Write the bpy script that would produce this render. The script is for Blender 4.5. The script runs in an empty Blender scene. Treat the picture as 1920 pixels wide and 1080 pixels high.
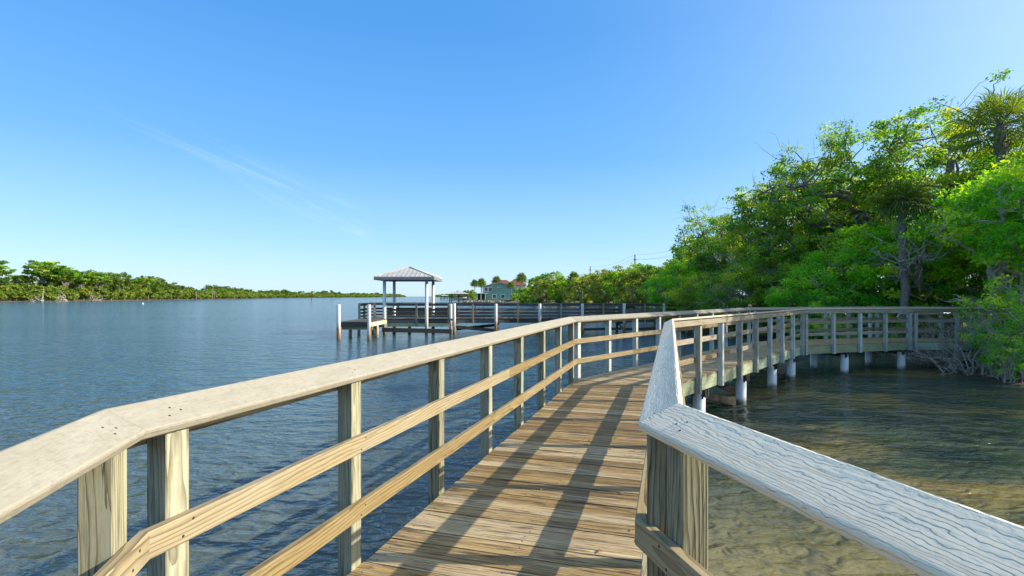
import bpy, math, random
import numpy as np
from mathutils import Vector
PI = math.pi
R_ = math.radians
sc = bpy.context.scene
COL = sc.collection

# ------------------------------------------------------------------ camera, sky, sun, exposure
WATER = 0.0
DECK = 0.94
EYE = 2.39
cd = bpy.data.cameras.new("camera"); cam = bpy.data.objects.new("camera", cd); COL.objects.link(cam)
cd.sensor_width = 36.0; cd.lens = 36.0 * 980 / 1920; cd.shift_y = 16 / 1920
cd.clip_start = 0.05; cd.clip_end = 12000
cam.location = (0, 0, EYE); cam.rotation_euler = (R_(90), 0, 0)
sc.camera = cam

SUN_EL, SUN_AZ = R_(28.2), R_(93.2)
w = bpy.data.worlds.new("World"); sc.world = w; w.use_nodes = True
wt = w.node_tree; wn = wt.nodes; wl = wt.links
for n in list(wn): wn.remove(n)
wo = wn.new('ShaderNodeOutputWorld'); bg = wn.new('ShaderNodeBackground')
sky = wn.new('ShaderNodeTexSky'); sky.sky_type = 'NISHITA'; sky.sun_disc = False
sky.sun_elevation = SUN_EL; sky.sun_rotation = SUN_AZ
sky.altitude = 0; sky.air_density = 1.0; sky.dust_density = 0.6; sky.ozone_density = 2.5
# clear deep-blue daylight: the Nishita sky blended with a measured elevation gradient, its unseen zenith paled to add fill light, and a pale glow round the sun
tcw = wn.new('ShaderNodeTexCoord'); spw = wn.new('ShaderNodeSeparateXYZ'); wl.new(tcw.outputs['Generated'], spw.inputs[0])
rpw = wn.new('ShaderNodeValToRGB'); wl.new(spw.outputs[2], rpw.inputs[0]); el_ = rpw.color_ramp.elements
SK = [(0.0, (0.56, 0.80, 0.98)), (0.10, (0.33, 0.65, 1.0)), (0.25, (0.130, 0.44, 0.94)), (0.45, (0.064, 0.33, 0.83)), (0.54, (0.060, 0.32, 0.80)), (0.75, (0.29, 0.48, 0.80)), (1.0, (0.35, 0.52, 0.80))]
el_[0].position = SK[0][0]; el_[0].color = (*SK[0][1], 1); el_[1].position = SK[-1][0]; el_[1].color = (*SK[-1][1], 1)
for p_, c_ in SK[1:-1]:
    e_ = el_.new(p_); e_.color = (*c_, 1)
def wmath(op, a, b, clamp=False):
    n = wn.new('ShaderNodeMath'); n.operation = op; n.use_clamp = clamp
    for i_, x_ in enumerate((a, b)):
        if isinstance(x_, (int, float)): n.inputs[i_].default_value = x_
        else: wl.new(x_, n.inputs[i_])
    return n.outputs[0]
def wmix(f, a, b, blend='MIX'):
    n = wn.new('ShaderNodeMix'); n.data_type = 'RGBA'; n.blend_type = blend
    for k_, x_ in (('Factor', f), ('A', a), ('B', b)):
        if isinstance(x_, bpy.types.NodeSocket): wl.new(x_, n.inputs[k_])
        else: n.inputs[k_].default_value = x_
    return n.outputs['Result']
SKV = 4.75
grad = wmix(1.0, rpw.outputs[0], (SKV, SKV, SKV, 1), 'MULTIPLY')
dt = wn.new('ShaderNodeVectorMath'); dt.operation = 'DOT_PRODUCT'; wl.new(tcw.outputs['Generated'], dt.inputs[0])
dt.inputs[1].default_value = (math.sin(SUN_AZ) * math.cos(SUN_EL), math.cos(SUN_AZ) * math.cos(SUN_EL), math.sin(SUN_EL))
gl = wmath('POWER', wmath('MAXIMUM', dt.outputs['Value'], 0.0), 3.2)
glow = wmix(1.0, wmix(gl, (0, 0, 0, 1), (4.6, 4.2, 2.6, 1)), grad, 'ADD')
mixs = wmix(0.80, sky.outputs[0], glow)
# one faint cirrus streak sloping down over the river, laid out on the sky's own directions
q_ = wmath('ADD', spw.outputs[2], wmath('MULTIPLY', spw.outputs[0], 0.44))
cbw = wn.new('ShaderNodeCombineXYZ'); wl.new(wmath('MULTIPLY', spw.outputs[0], 3.0), cbw.inputs[0]); wl.new(wmath('MULTIPLY', q_, 26.0), cbw.inputs[2])
nzw = wn.new('ShaderNodeTexNoise'); nzw.inputs['Scale'].default_value = 1.3; nzw.inputs['Detail'].default_value = 8; nzw.inputs['Roughness'].default_value = 0.6; nzw.inputs['Distortion'].default_value = 0.9
wl.new(cbw.outputs[0], nzw.inputs['Vector'])
crw = wn.new('ShaderNodeMapRange'); crw.inputs['From Min'].default_value = 0.50; crw.inputs['From Max'].default_value = 0.80; crw.inputs['To Max'].default_value = 0.60; wl.new(nzw.outputs['Fac'], crw.inputs['Value'])
bnd = wn.new('ShaderNodeMapRange'); bnd.interpolation_type = 'SMOOTHSTEP'; bnd.inputs['From Min'].default_value = 0.055; bnd.inputs['From Max'].default_value = 0.0
wl.new(wmath('ABSOLUTE', wmath('ADD', q_, -0.005), 0), bnd.inputs['Value'])
w1 = wn.new('ShaderNodeMapRange'); w1.interpolation_type = 'SMOOTHSTEP'; w1.inputs['From Min'].default_value = -0.24; w1.inputs['From Max'].default_value = -0.30; wl.new(spw.outputs[0], w1.inputs['Value'])
w2 = wn.new('ShaderNodeMapRange'); w2.interpolation_type = 'SMOOTHSTEP'; w2.inputs['From Min'].default_value = -0.66; w2.inputs['From Max'].default_value = -0.32; wl.new(spw.outputs[0], w2.inputs['Value'])
cf = wmath('MULTIPLY', wmath('MULTIPLY', crw.outputs[0], bnd.outputs[0]), wmath('MULTIPLY', w1.outputs[0], w2.outputs[0]))
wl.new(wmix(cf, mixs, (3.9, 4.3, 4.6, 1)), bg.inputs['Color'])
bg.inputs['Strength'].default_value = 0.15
wl.new(bg.outputs[0], wo.inputs[0])

sd = bpy.data.lights.new("sun", 'SUN'); sd.energy = 5.0; sd.angle = R_(0.5); sd.color = (1.0, 0.9, 0.74)
sun = bpy.data.objects.new("sun", sd); COL.objects.link(sun)
SUNV = Vector((math.sin(SUN_AZ) * math.cos(SUN_EL), math.cos(SUN_AZ) * math.cos(SUN_EL), math.sin(SUN_EL)))
sun.rotation_euler = SUNV.to_track_quat('Z', 'Y').to_euler(); sun.location = (30, 0, 30)

sc.view_settings.view_transform = 'Standard'; sc.view_settings.look = 'None'
sc.view_settings.exposure = 0.68; sc.view_settings.gamma = 1.0
sc.render.engine = 'CYCLES'
sc.cycles.max_bounces = 8; sc.cycles.diffuse_bounces = 5; sc.cycles.glossy_bounces = 3
sc.cycles.transmission_bounces = 6; sc.cycles.transparent_max_bounces = 6
sc.cycles.use_denoising = True

# ------------------------------------------------------------------ node helper
class NT:
    def __init__(s, name):
        s.m = bpy.data.materials.new(name); s.m.use_nodes = True
        s.t = s.m.node_tree; s.n = s.t.nodes; s.l = s.t.links
        s.p = s.n['Principled BSDF']; s.out = s.n['Material Output']
    def new(s, typ, **kw):
        n = s.n.new(typ)
        for k, v in kw.items(): setattr(n, k, v)
        return n
    def set(s, sock, v):
        if isinstance(v, bpy.types.NodeSocket): s.l.new(v, sock)
        elif v is not None:
            if isinstance(v, (tuple, list)) and len(v) == 3 and sock.type == 'RGBA': v = (*v, 1)
            sock.default_value = v
    def math(s, op, a, b=None, c=None, clamp=False):
        n = s.new('ShaderNodeMath', operation=op, use_clamp=clamp)
        s.set(n.inputs[0], a)
        if b is not None: s.set(n.inputs[1], b)
        if c is not None: s.set(n.inputs[2], c)
        return n.outputs[0]
    def attr(s, name, out='Vector'):
        n = s.new('ShaderNodeAttribute', attribute_name=name); return n.outputs[out]
    def coord(s, out='Object'): return s.new('ShaderNodeTexCoord').outputs[out]
    def pos(s): return s.new('ShaderNodeNewGeometry').outputs['Position']
    def mapping(s, v, scale=(1, 1, 1), loc=(0, 0, 0), rot=(0, 0, 0)):
        n = s.new('ShaderNodeMapping'); s.set(n.inputs['Vector'], v)
        n.inputs['Scale'].default_value = scale; n.inputs['Location'].default_value = loc; n.inputs['Rotation'].default_value = rot
        return n.outputs[0]
    def noise(s, v, scale=5, detail=4, rough=0.55, dist=0.0, out='Fac'):
        n = s.new('ShaderNodeTexNoise'); s.set(n.inputs['Vector'], v); n.inputs['Scale'].default_value = scale
        n.inputs['Detail'].default_value = detail; n.inputs['Roughness'].default_value = rough; n.inputs['Distortion'].default_value = dist
        return n.outputs[out]
    def mr(s, v, a, b, c=0.0, d=1.0, smooth=False):
        n = s.new('ShaderNodeMapRange'); s.set(n.inputs['Value'], v)
        if smooth: n.interpolation_type = 'SMOOTHSTEP'
        for k, x in zip(('From Min', 'From Max', 'To Min', 'To Max'), (a, b, c, d)): n.inputs[k].default_value = x
        return n.outputs[0]
    def mix(s, f, a, b, blend='MIX'):
        n = s.new('ShaderNodeMix', data_type='RGBA', blend_type=blend)
        s.set(n.inputs['Factor'], f); s.set(n.inputs['A'], a); s.set(n.inputs['B'], b)
        return n.outputs['Result']
    def ramp(s, f, stops):
        n = s.new('ShaderNodeValToRGB'); s.set(n.inputs[0], f); e = n.color_ramp.elements
        while len(e) > 1: e.remove(e[-1])
        e[0].position = stops[0][0]; e[0].color = (*stops[0][1], 1)
        for p, c in stops[1:]:
            x = e.new(p); x.color = (*c, 1)
        return n.outputs[0]
    def bump(s, h, strength=0.5, dist=0.01, normal=None):
        n = s.new('ShaderNodeBump'); s.set(n.inputs['Height'], h); n.inputs['Strength'].default_value = strength
        n.inputs['Distance'].default_value = dist
        if normal is not None: s.l.new(normal, n.inputs['Normal'])
        return n.outputs[0]
    def fin(s, color=None, rough=None, normal=None, metal=None, spec=None):
        if color is not None: s.set(s.p.inputs['Base Color'], color)
        if rough is not None: s.set(s.p.inputs['Roughness'], rough)
        if normal is not None: s.l.new(normal, s.p.inputs['Normal'])
        if metal is not None: s.p.inputs['Metallic'].default_value = metal
        if spec is not None: s.p.inputs['Specular IOR Level'].default_value = spec
        return s.m

def wood(name, early, late, grey, ring=0.007, contrast=0.75, grey_amt=(0.2, 0.8), bump=0.5, bdist=0.0015, rough=0.75,
         wob=0.012, knots=0.5, stain=None, tone_gain=0.35, streak=0.0):
    """planks sawn from a log: rings are distances from a pith line stored per board in 'wc'"""
    M = NT(name)
    wc = M.attr('wc'); tone = M.attr('tone', 'Fac')
    sep = M.new('ShaderNodeSeparateXYZ'); M.set(sep.inputs[0], wc)
    nz = M.noise(M.mapping(wc, (1.3, 9, 9)), 1.0, 3, 0.5)
    nz2 = M.noise(M.mapping(wc, (5, 28, 28)), 1.0, 2, 0.5)
    r = M.math('SQRT', M.math('ADD', M.math('MULTIPLY', sep.outputs[1], sep.outputs[1]), M.math('MULTIPLY', sep.outputs[2], sep.outputs[2])))
    r = M.math('ADD', r, M.math('MULTIPLY', M.math('SUBTRACT', nz, 0.5), wob * 2.4))
    r = M.math('ADD', r, M.math('MULTIPLY', M.math('SUBTRACT', nz2, 0.5), wob * 0.30))
    # knots: stretched cells that push the rings aside
    vo = M.new('ShaderNodeTexVoronoi'); M.set(vo.inputs['Vector'], M.mapping(wc, (1.5, 7, 7))); vo.inputs['Scale'].default_value = 1.0
    kn = M.mr(vo.outputs['Distance'], 0.02, 0.24, 1.0, 0.0, True)
    r = M.math('ADD', r, M.math('MULTIPLY', kn, 0.02 * knots))
    ph = M.math('FRACT', M.math('DIVIDE', r, ring))
    band = M.mr(M.math('POWER', ph, 2.2), 0.0, 1.0, 0.0, 1.0, True)          # slow early wood, sharp late line
    fade = M.mr(M.noise(M.mapping(wc, (1.2, 12, 12), (3, 1, 2)), 1.0, 3), 0.3, 0.65, 0.45, 1.0)
    band = M.math('MULTIPLY', band, M.math('MULTIPLY', fade, contrast))
    base = M.mix(band, early, late)
    fib = M.noise(M.mapping(wc, (6, 320, 320)), 1.0, 3, 0.6)
    base = M.mix(M.mr(fib, 0.35, 0.75, 0.0, 0.5), base, M.mix(0.55, base, (0.03, 0.022, 0.015)))
    kd = M.mr(vo.outputs['Distance'], 0.03, 0.09, 0.75 * knots, 0.0, True)
    base = M.mix(kd, base, (0.10, 0.045, 0.018))
    gn = M.noise(M.mapping(wc, (1.5, 9, 9), (7, 3, 5)), 1.0, 5, 0.6)
    gf = M.math('ADD', M.mr(gn, 0.3, 0.7, grey_amt[0], grey_amt[1]), M.math('MULTIPLY', M.math('SUBTRACT', tone, 0.5), 0.9), clamp=True)
    gcol = M.mix(band, grey, tuple(c * 0.45 for c in grey))
    base = M.mix(gf, base, gcol)
    if streak:
        s1 = M.noise(M.mapping(wc, (2.4, 42, 42), (5, 2, 9)), 1.0, 6, 0.75)
        base = M.mix(M.mr(s1, 0.50, 0.62, 0.0, streak), base, (0.035, 0.022, 0.013))
        s2 = M.noise(M.mapping(wc, (1.6, 36, 36), (2, 12, 3)), 1.0, 6, 0.72)
        base = M.mix(M.mr(s2, 0.52, 0.66, 0.0, streak * 0.8), base, (0.50, 0.42, 0.26))
    if stain:
        sn = M.noise(M.mapping(wc, (2.0, 6, 6), (1, 8, 2)), 1.0, 5, 0.65)
        base = M.mix(M.mr(sn, 0.55, 0.75, 0, 0.7), base, stain)
    ck = M.noise(M.mapping(wc, (0.9, 48, 48), (11, 4, 6)), 1.0, 3, 0.5)
    crack = M.math('MULTIPLY', M.mr(M.math('ABSOLUTE', M.math('SUBTRACT', ck, 0.5)), 0.0, 0.012, 1.0, 0.0), M.mr(M.noise(M.mapping(wc, (1.1, 6, 6), (4, 4, 1)), 1.0, 2), 0.52, 0.60))
    base = M.mix(M.math('MULTIPLY', crack, 0.8), base, (0.02, 0.014, 0.009))
    dirt = M.noise(M.mapping(wc, (3.5, 13, 13), (2, 7, 7)), 1.0, 6, 0.7)
    base = M.mix(M.mr(dirt, 0.55, 0.80, 0.0, 0.55), base, (0.10, 0.085, 0.055))
    br = M.mr(tone, 0, 1, 1 - tone_gain, 1 + tone_gain)
    hsn = M.new('ShaderNodeHueSaturation'); M.set(hsn.inputs['Color'], base); M.set(hsn.inputs['Value'], br)
    hgt = M.math('ADD', M.math('SUBTRACT', M.math('MULTIPLY', band, 1.0), M.math('MULTIPLY', crack, 1.5)), M.math('MULTIPLY', fib, 0.35))
    return M.fin(hsn.outputs[0], rough, M.bump(hgt, bump, bdist), spec=0.3)

MAT = {}
MAT['deck'] = wood('deck_wood', (0.43, 0.270, 0.082), (0.042, 0.018, 0.005), (0.31, 0.26, 0.17), 0.0125, 0.85, (0.0, 0.45), 1.0, 0.003, 0.6, 0.02, 0.8,
                   stain=(0.15, 0.08, 0.025), tone_gain=0.42, streak=0.92)
MAT['rail'] = wood('rail_wood', (0.34, 0.255, 0.112), (0.125, 0.062, 0.016), (0.37, 0.33, 0.235), 0.0165, 1.0, (0.0, 0.50), 0.6, 0.002, 0.65, 0.028, 0.6, tone_gain=0.14, streak=0.16)
MAT['rail_old'] = wood('old_rail_wood', (0.40, 0.30, 0.165), (0.12, 0.065, 0.025), (0.34, 0.30, 0.235), 0.0135, 1.0, (0.15, 0.75), 0.6, 0.002, 0.7, 0.028, 0.6, tone_gain=0.22, streak=0.35)
MAT['post'] = wood('post_wood', (0.43, 0.415, 0.27), (0.12, 0.085, 0.035), (0.29, 0.29, 0.22), 0.0135, 1.0, (0.0, 0.65), 0.7, 0.002, 0.7, 0.03, 0.5, tone_gain=0.28, streak=0.42)
MAT['post_old'] = wood('old_post_wood', (0.50, 0.51, 0.42), (0.22, 0.19, 0.13), (0.54, 0.58, 0.54), 0.0115, 0.9, (0.3, 0.9), 0.7, 0.002, 0.75, 0.03, 0.4, tone_gain=0.2, streak=0.3)
MAT['rim'] = wood('rim_wood', (0.46, 0.50, 0.28), (0.18, 0.16, 0.06), (0.42, 0.49, 0.36), 0.010, 0.8, (0.2, 0.7), 0.5, 0.002, 0.75, 0.02, 0.4,
                  stain=(0.16, 0.15, 0.06), tone_gain=0.2, streak=0.2)
MAT['pier'] = wood('pier_wood', (0.115, 0.095, 0.07), (0.045, 0.038, 0.03), (0.13, 0.125, 0.115), 0.010, 0.6, (0.3, 0.9), 0.5, 0.002, 0.8, 0.02, 0.3,
                   stain=(0.03, 0.026, 0.022), tone_gain=0.35)
MAT['wet'] = wood('wet_timber', (0.055, 0.045, 0.03), (0.02, 0.017, 0.012), (0.06, 0.055, 0.045), 0.010, 0.6, (0.2, 0.8), 0.7, 0.004, 0.6, 0.02, 0.3, tone_gain=0.3)

def cap_mat():
    """weathered handrail board: pale grey, soft wood worn away between raised late-wood ridges"""
    M = NT('handrail_wood'); wc = M.attr('wc'); tone = M.attr('tone', 'Fac'); ridge = M.attr('ridge', 'Fac')
    sep = M.new('ShaderNodeSeparateXYZ'); M.set(sep.inputs[0], wc)
    nz = M.noise(M.mapping(wc, (3.2, 11, 11)), 1.0, 3, 0.5); nz2 = M.noise(M.mapping(wc, (20, 38, 38)), 1.0, 3, 0.55)
    r = M.math('SQRT', M.math('ADD', M.math('MULTIPLY', sep.outputs[1], sep.outputs[1]), M.math('MULTIPLY', sep.outputs[2], sep.outputs[2])))
    r = M.math('ADD', r, M.math('MULTIPLY', M.math('SUBTRACT', nz, 0.5), 0.045))
    r = M.math('ADD', r, M.math('MULTIPLY', M.math('SUBTRACT', nz2, 0.5), 0.015))
    nr_ = M.noise(M.mapping(wc, (0.6, 60, 60), (9, 1, 4)), 1.0, 2); r = M.math('ADD', r, M.math('MULTIPLY', nr_, 0.009))
    ph = M.math('FRACT', M.math('DIVIDE', r, 0.0082))
    rid = M.mr(ph, 0.0, 0.80, 0.0, 1.0, True); rid2 = M.mr(ph, 0.86, 1.0, 1.0, 0.0, True)
    rid = M.math('MULTIPLY', rid, rid2)
    fine = M.noise(wc, 420, 2, 0.6); blot = M.noise(M.mapping(wc, (6, 14, 14), (4, 4, 4)), 1.0, 6, 0.65)
    speck = M.noise(M.mapping(wc, (40, 60, 60)), 1.0, 4, 0.7)
    col = M.mix(M.mr(blot, 0.3, 0.7), (0.32, 0.30, 0.245), (0.25, 0.23, 0.18))
    col = M.mix(M.math('MULTIPLY', M.mr(speck, 0.50, 0.66), 0.42), col, (0.17, 0.15, 0.11))
    lic = M.noise(M.mapping(wc, (16, 20, 20), (3, 8, 8)), 1.0, 5, 0.75)
    col = M.mix(M.mr(lic, 0.56, 0.70, 0.0, 0.45), col, (0.145, 0.135, 0.10))
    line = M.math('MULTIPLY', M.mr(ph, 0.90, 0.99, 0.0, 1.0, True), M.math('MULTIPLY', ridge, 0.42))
    col = M.mix(line, col, (0.16, 0.16, 0.16))  # dark groove lines drawn in place of the shading beside the ridges
    col = M.mix(ridge, col, M.mix(0.85, col, (0.95, 0.84, 0.64)))  # right handrail paled and warmed to offset the blue skylight on it
    f2 = M.noise(M.mapping(wc, (9, 150, 150)), 1.0, 4, 0.65)
    col = M.mix(M.math('MULTIPLY', M.mr(f2, 0.5, 0.7), 0.35), col, M.mix(0.5, col, (0.20, 0.18, 0.15)))
    h = M.math('ADD', M.math('MULTIPLY', M.math('MULTIPLY', rid, ridge), 1.0), M.math('ADD', M.math('MULTIPLY', fine, 0.15), M.math('MULTIPLY', f2, 0.30)))
    return M.fin(col, 0.85, M.bump(h, 1.0, 0.0036), spec=0.15)
MAT['cap'] = cap_mat()

def simple(name, color, rough=0.6, metal=0.0, nscale=8, namt=0.25, bump=0.0, second=None, coord='Object', spec=None):
    M = NT(name); c = M.coord(coord)
    n = M.noise(c, nscale, 5, 0.6)
    s2 = second if second else tuple(x * (1 - namt) for x in color)
    col = M.mix(M.mr(n, 0.35, 0.68), color, s2)
    nm = M.bump(n, bump, 0.02) if bump else None
    return M.fin(col, rough, nm, metal, spec)

def pile_mat():
    M = NT('pile_sleeve'); g = M.pos(); sep = M.new('ShaderNodeSeparateXYZ'); M.set(sep.inputs[0], g)
    n = M.noise(g, 6, 5, 0.6); streak = M.noise(M.mapping(g, (9, 9, 0.7)), 1.0, 4, 0.6)
    col = M.mix(M.mr(n, 0.35, 0.7, 0, 0.5), (0.70, 0.72, 0.72), (0.52, 0.53, 0.50))
    col = M.mix(M.mr(streak, 0.55, 0.75, 0, 0.35), col, (0.35, 0.30, 0.20))
    hz = M.math('ADD', sep.outputs[2], M.math('MULTIPLY', M.math('SUBTRACT', n, 0.5), 0.25))
    col = M.mix(M.mr(hz, 0.04, 0.19, 0.92, 0.0, True), col, (0.085, 0.075, 0.035))
    return M.fin(col, 0.45, M.bump(n, 0.2, 0.01))
MAT['pile'] = pile_mat()
def pierpile_mat():
    M = NT('pier_pile_paint'); g = M.pos(); sep = M.new('ShaderNodeSeparateXYZ'); M.set(sep.inputs[0], g)
    n = M.noise(g, 5, 5, 0.6); streak = M.noise(M.mapping(g, (6, 6, 0.6)), 1.0, 4, 0.6)
    col = M.mix(M.mr(n, 0.35, 0.7, 0, 0.5), (0.66, 0.66, 0.63), (0.46, 0.46, 0.43))
    rz = M.math('MULTIPLY', M.mr(sep.outputs[2], 0.55, 0.95, 1, 0, True), M.mr(streak, 0.40, 0.55))
    col = M.mix(rz, col, (0.42, 0.19, 0.05))
    hz = M.math('ADD', sep.outputs[2], M.math('MULTIPLY', M.math('SUBTRACT', n, 0.5), 0.4))
    col = M.mix(M.mr(hz, 0.05, 0.30, 0.8, 0.0, True), col, (0.16, 0.14, 0.09))
    return M.fin(col, 0.6)
MAT['pierpile'] = pierpile_mat()
MAT['rust'] = simple('rusty_iron', (0.14, 0.05, 0.02), 0.8, 0.2, 30, 0.5, 0.3)
MAT['steel'] = simple('galvanised_steel', (0.55, 0.57, 0.58), 0.4, 0.6, 20, 0.2)
MAT['hole'] = simple('nail_head', (0.035, 0.030, 0.025), 0.6, 0.3, 20, 0.2)

# ------------------------------------------------------------------ object helpers
def tag(o, label=None, cat=None, group=None, kind=None):
    if label: o['label'] = label
    if cat: o['category'] = cat
    if group: o['group'] = group
    if kind: o['kind'] = kind
    return o
def empty(name, loc=(0, 0, 0), rz=0.0):
    o = bpy.data.objects.new(name, None); COL.objects.link(o); o.location = loc; o.rotation_euler = (0, 0, rz)
    o.empty_display_size = 0.3
    return o
def link(name, me, parent=None, loc=None):
    o = bpy.data.objects.new(name, me); COL.objects.link(o)
    if parent is not None: o.parent = parent
    if loc is not None: o.location = loc
    return o
rs = random.Random(11)

class WB:
    """collects boards; every board carries its own log coordinates for the grain"""
    def __init__(s): s.v = []; s.f = []; s.wc = []; s.tone = []; s.mi = []; s.ridge = []; s.rv = 0.0
    def _new_board(s, tone=None, pith=0.05):
        s.off = (rs.uniform(0, 40), rs.uniform(-0.05, 0.05), rs.choice((-1, 1)) * rs.uniform(0.02, 0.02 + pith))
        s.tilt = (rs.uniform(-0.02, 0.02), rs.uniform(-0.02, 0.02)); s.t = rs.random() if tone is None else tone
    def _pt(s, p, l):
        s.v.append(tuple(p)); a, b, c = l
        s.wc.append((a + s.off[0], b + s.off[1] + a * s.tilt[0], c + s.off[2] + a * s.tilt[1]))
        s.tone.append(s.t); s.ridge.append(s.rv)
    def prism(s, base, d, out, prof, t0, t1, cut0=None, cut1=None, tone=None, pith=0.05, segs=1, mat=0):
        """profile prof [(o,z)...] swept along d from t0 to t1; cut0/cut1 = (point, normal) vertical mitre planes"""
        s._new_board(tone, pith); b0 = len(s.v); n = len(prof)
        up = Vector((0, 0, 1)); base = Vector(base)
        cs = [sum(p[0] for p in prof) / n, sum(p[1] for p in prof) / n]
        ends = []
        for (tt, cut) in ((t0, cut0), (t1, cut1)):
            row = []
            for (o, z) in prof:
                q = base + out * o + up * z
                t = tt
                if cut is not None: t = ((cut[0] - q).dot(cut[1])) / d.dot(cut[1])
                row.append((q, t, o, z))
            ends.append(row)
        for k in range(segs + 1):
            f = k / segs
            for i in range(n):
                q, ta, o, z = ends[0][i]; tb = ends[1][i][1]; t = ta + (tb - ta) * f
                s._pt(q + d * t, (t, o - cs[0], z - cs[1]))
        for k in range(segs):
            for i in range(n):
                j = (i + 1) % n; a = b0 + k * n
                s.f.append((a + i, a + j, a + n + j, a + n + i)); s.mi.append(mat)
        s.f.append(tuple(b0 + i for i in reversed(range(n)))); s.mi.append(mat)
        s.f.append(tuple(b0 + segs * n + i for i in range(n))); s.mi.append(mat)
    def beam(s, p, q, w, h, tone=None, up=Vector((0, 0, 1)), chamf=0.004, pith=0.05, segs=1):
        """free beam from p to q, section w x h"""
        p = Vector(p); q = Vector(q); d = (q - p); L = d.length; d.normalize()
        side = d.cross(up)
        if side.length < 1e-4: side = Vector((1, 0, 0))
        side.normalize(); u2 = side.cross(d).normalized()
        s._new_board(tone, pith); b0 = len(s.v); c = min(chamf, w / 4, h / 4)
        pr = rect(-w / 2, w / 2, -h / 2, h / 2, c); n = len(pr)
        for k in range(segs + 1):
            t = L * k / segs
            for (a, b) in pr: s._pt(p + d * t + side * a + u2 * b, (t, a, b))
        for k in range(segs):
            for i in range(n):
                j = (i + 1) % n; a = b0 + k * n
                s.f.append((a + i, a + n + i, a + n + j, a + j)); s.mi.append(0)
        s.f.append(tuple(b0 + i for i in range(n))); s.mi.append(0)
        s.f.append(tuple(b0 + segs * n + i for i in reversed(range(n)))); s.mi.append(0)
    def poly(s, pts2, z0, z1, d, out, tone=None, pith=0.05):
        """vertical extrusion of a convex outline; grain runs along `out` (deck planks)"""
        s._new_board(tone, pith); b0 = len(s.v); n = len(pts2)
        ctr = sum((Vector((p[0], p[1], 0)) for p in pts2), Vector()) / n
        for z in (z0, z1):
            for p in pts2:
                q = Vector((p[0], p[1], 0)); l = q - ctr
                s._pt((p[0], p[1], z), (l.dot(out), l.dot(d), z - z1 + 0.02))
        s.f.append(tuple(b0 + i for i in reversed(range(n)))); s.mi.append(0)
        s.f.append(tuple(b0 + n + i for i in range(n))); s.mi.append(0)
        for i in range(n):
            j = (i + 1) % n; s.f.append((b0 + i, b0 + j, b0 + n + j, b0 + n + i)); s.mi.append(0)
    def disc(s, c, nrm, r, mat=1):
        nrm = Vector(nrm).normalized(); a = nrm.orthogonal().normalized(); b = nrm.cross(a); i0 = len(s.v)
        s._new_board()
        for h in (0.0, 0.0012):
            for k in range(8):
                p = Vector(c) + nrm * h + (a * math.cos(k * PI / 4) + b * math.sin(k * PI / 4)) * r; s._pt(p, (0, 0, 0))
        s.f.append(tuple(i0 + 8 + k for k in range(8))); s.mi.append(mat)
        for k in range(8):
            j = (k + 1) % 8; s.f.append((i0 + k, i0 + j, i0 + 8 + j, i0 + 8 + k)); s.mi.append(mat)
    def build(s, name, mats, parent=None, smooth=False):
        me = bpy.data.meshes.new(name); me.from_pydata(s.v, [], s.f)
        if not isinstance(mats, (list, tuple)): mats = [mats]
        for m in mats: me.materials.append(m)
        if len(mats) > 1: me.polygons.foreach_set('material_index', s.mi)
        a = me.attributes.new('wc', 'FLOAT_VECTOR', 'POINT'); a.data.foreach_set('vector', np.array(s.wc, dtype=np.float32).ravel())
        a = me.attributes.new('tone', 'FLOAT', 'POINT'); a.data.foreach_set('value', np.array(s.tone, dtype=np.float32))
        a = me.attributes.new('ridge', 'FLOAT', 'POINT'); a.data.foreach_set('value', np.array(s.ridge, dtype=np.float32))
        me.update(); fixn(me)
        return link(name, me, parent)
import bmesh
def fixn(me):
    bm = bmesh.new(); bm.from_mesh(me); bmesh.ops.recalc_face_normals(bm, faces=bm.faces); bm.to_mesh(me); bm.free()
def rect(a0, a1, b0, b1, c=0.003):
    return [(a0 + c, b0), (a1 - c, b0), (a1, b0 + c), (a1, b1 - c), (a1 - c, b1), (a0 + c, b1), (a0, b1 - c), (a0, b0 + c)]

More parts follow.
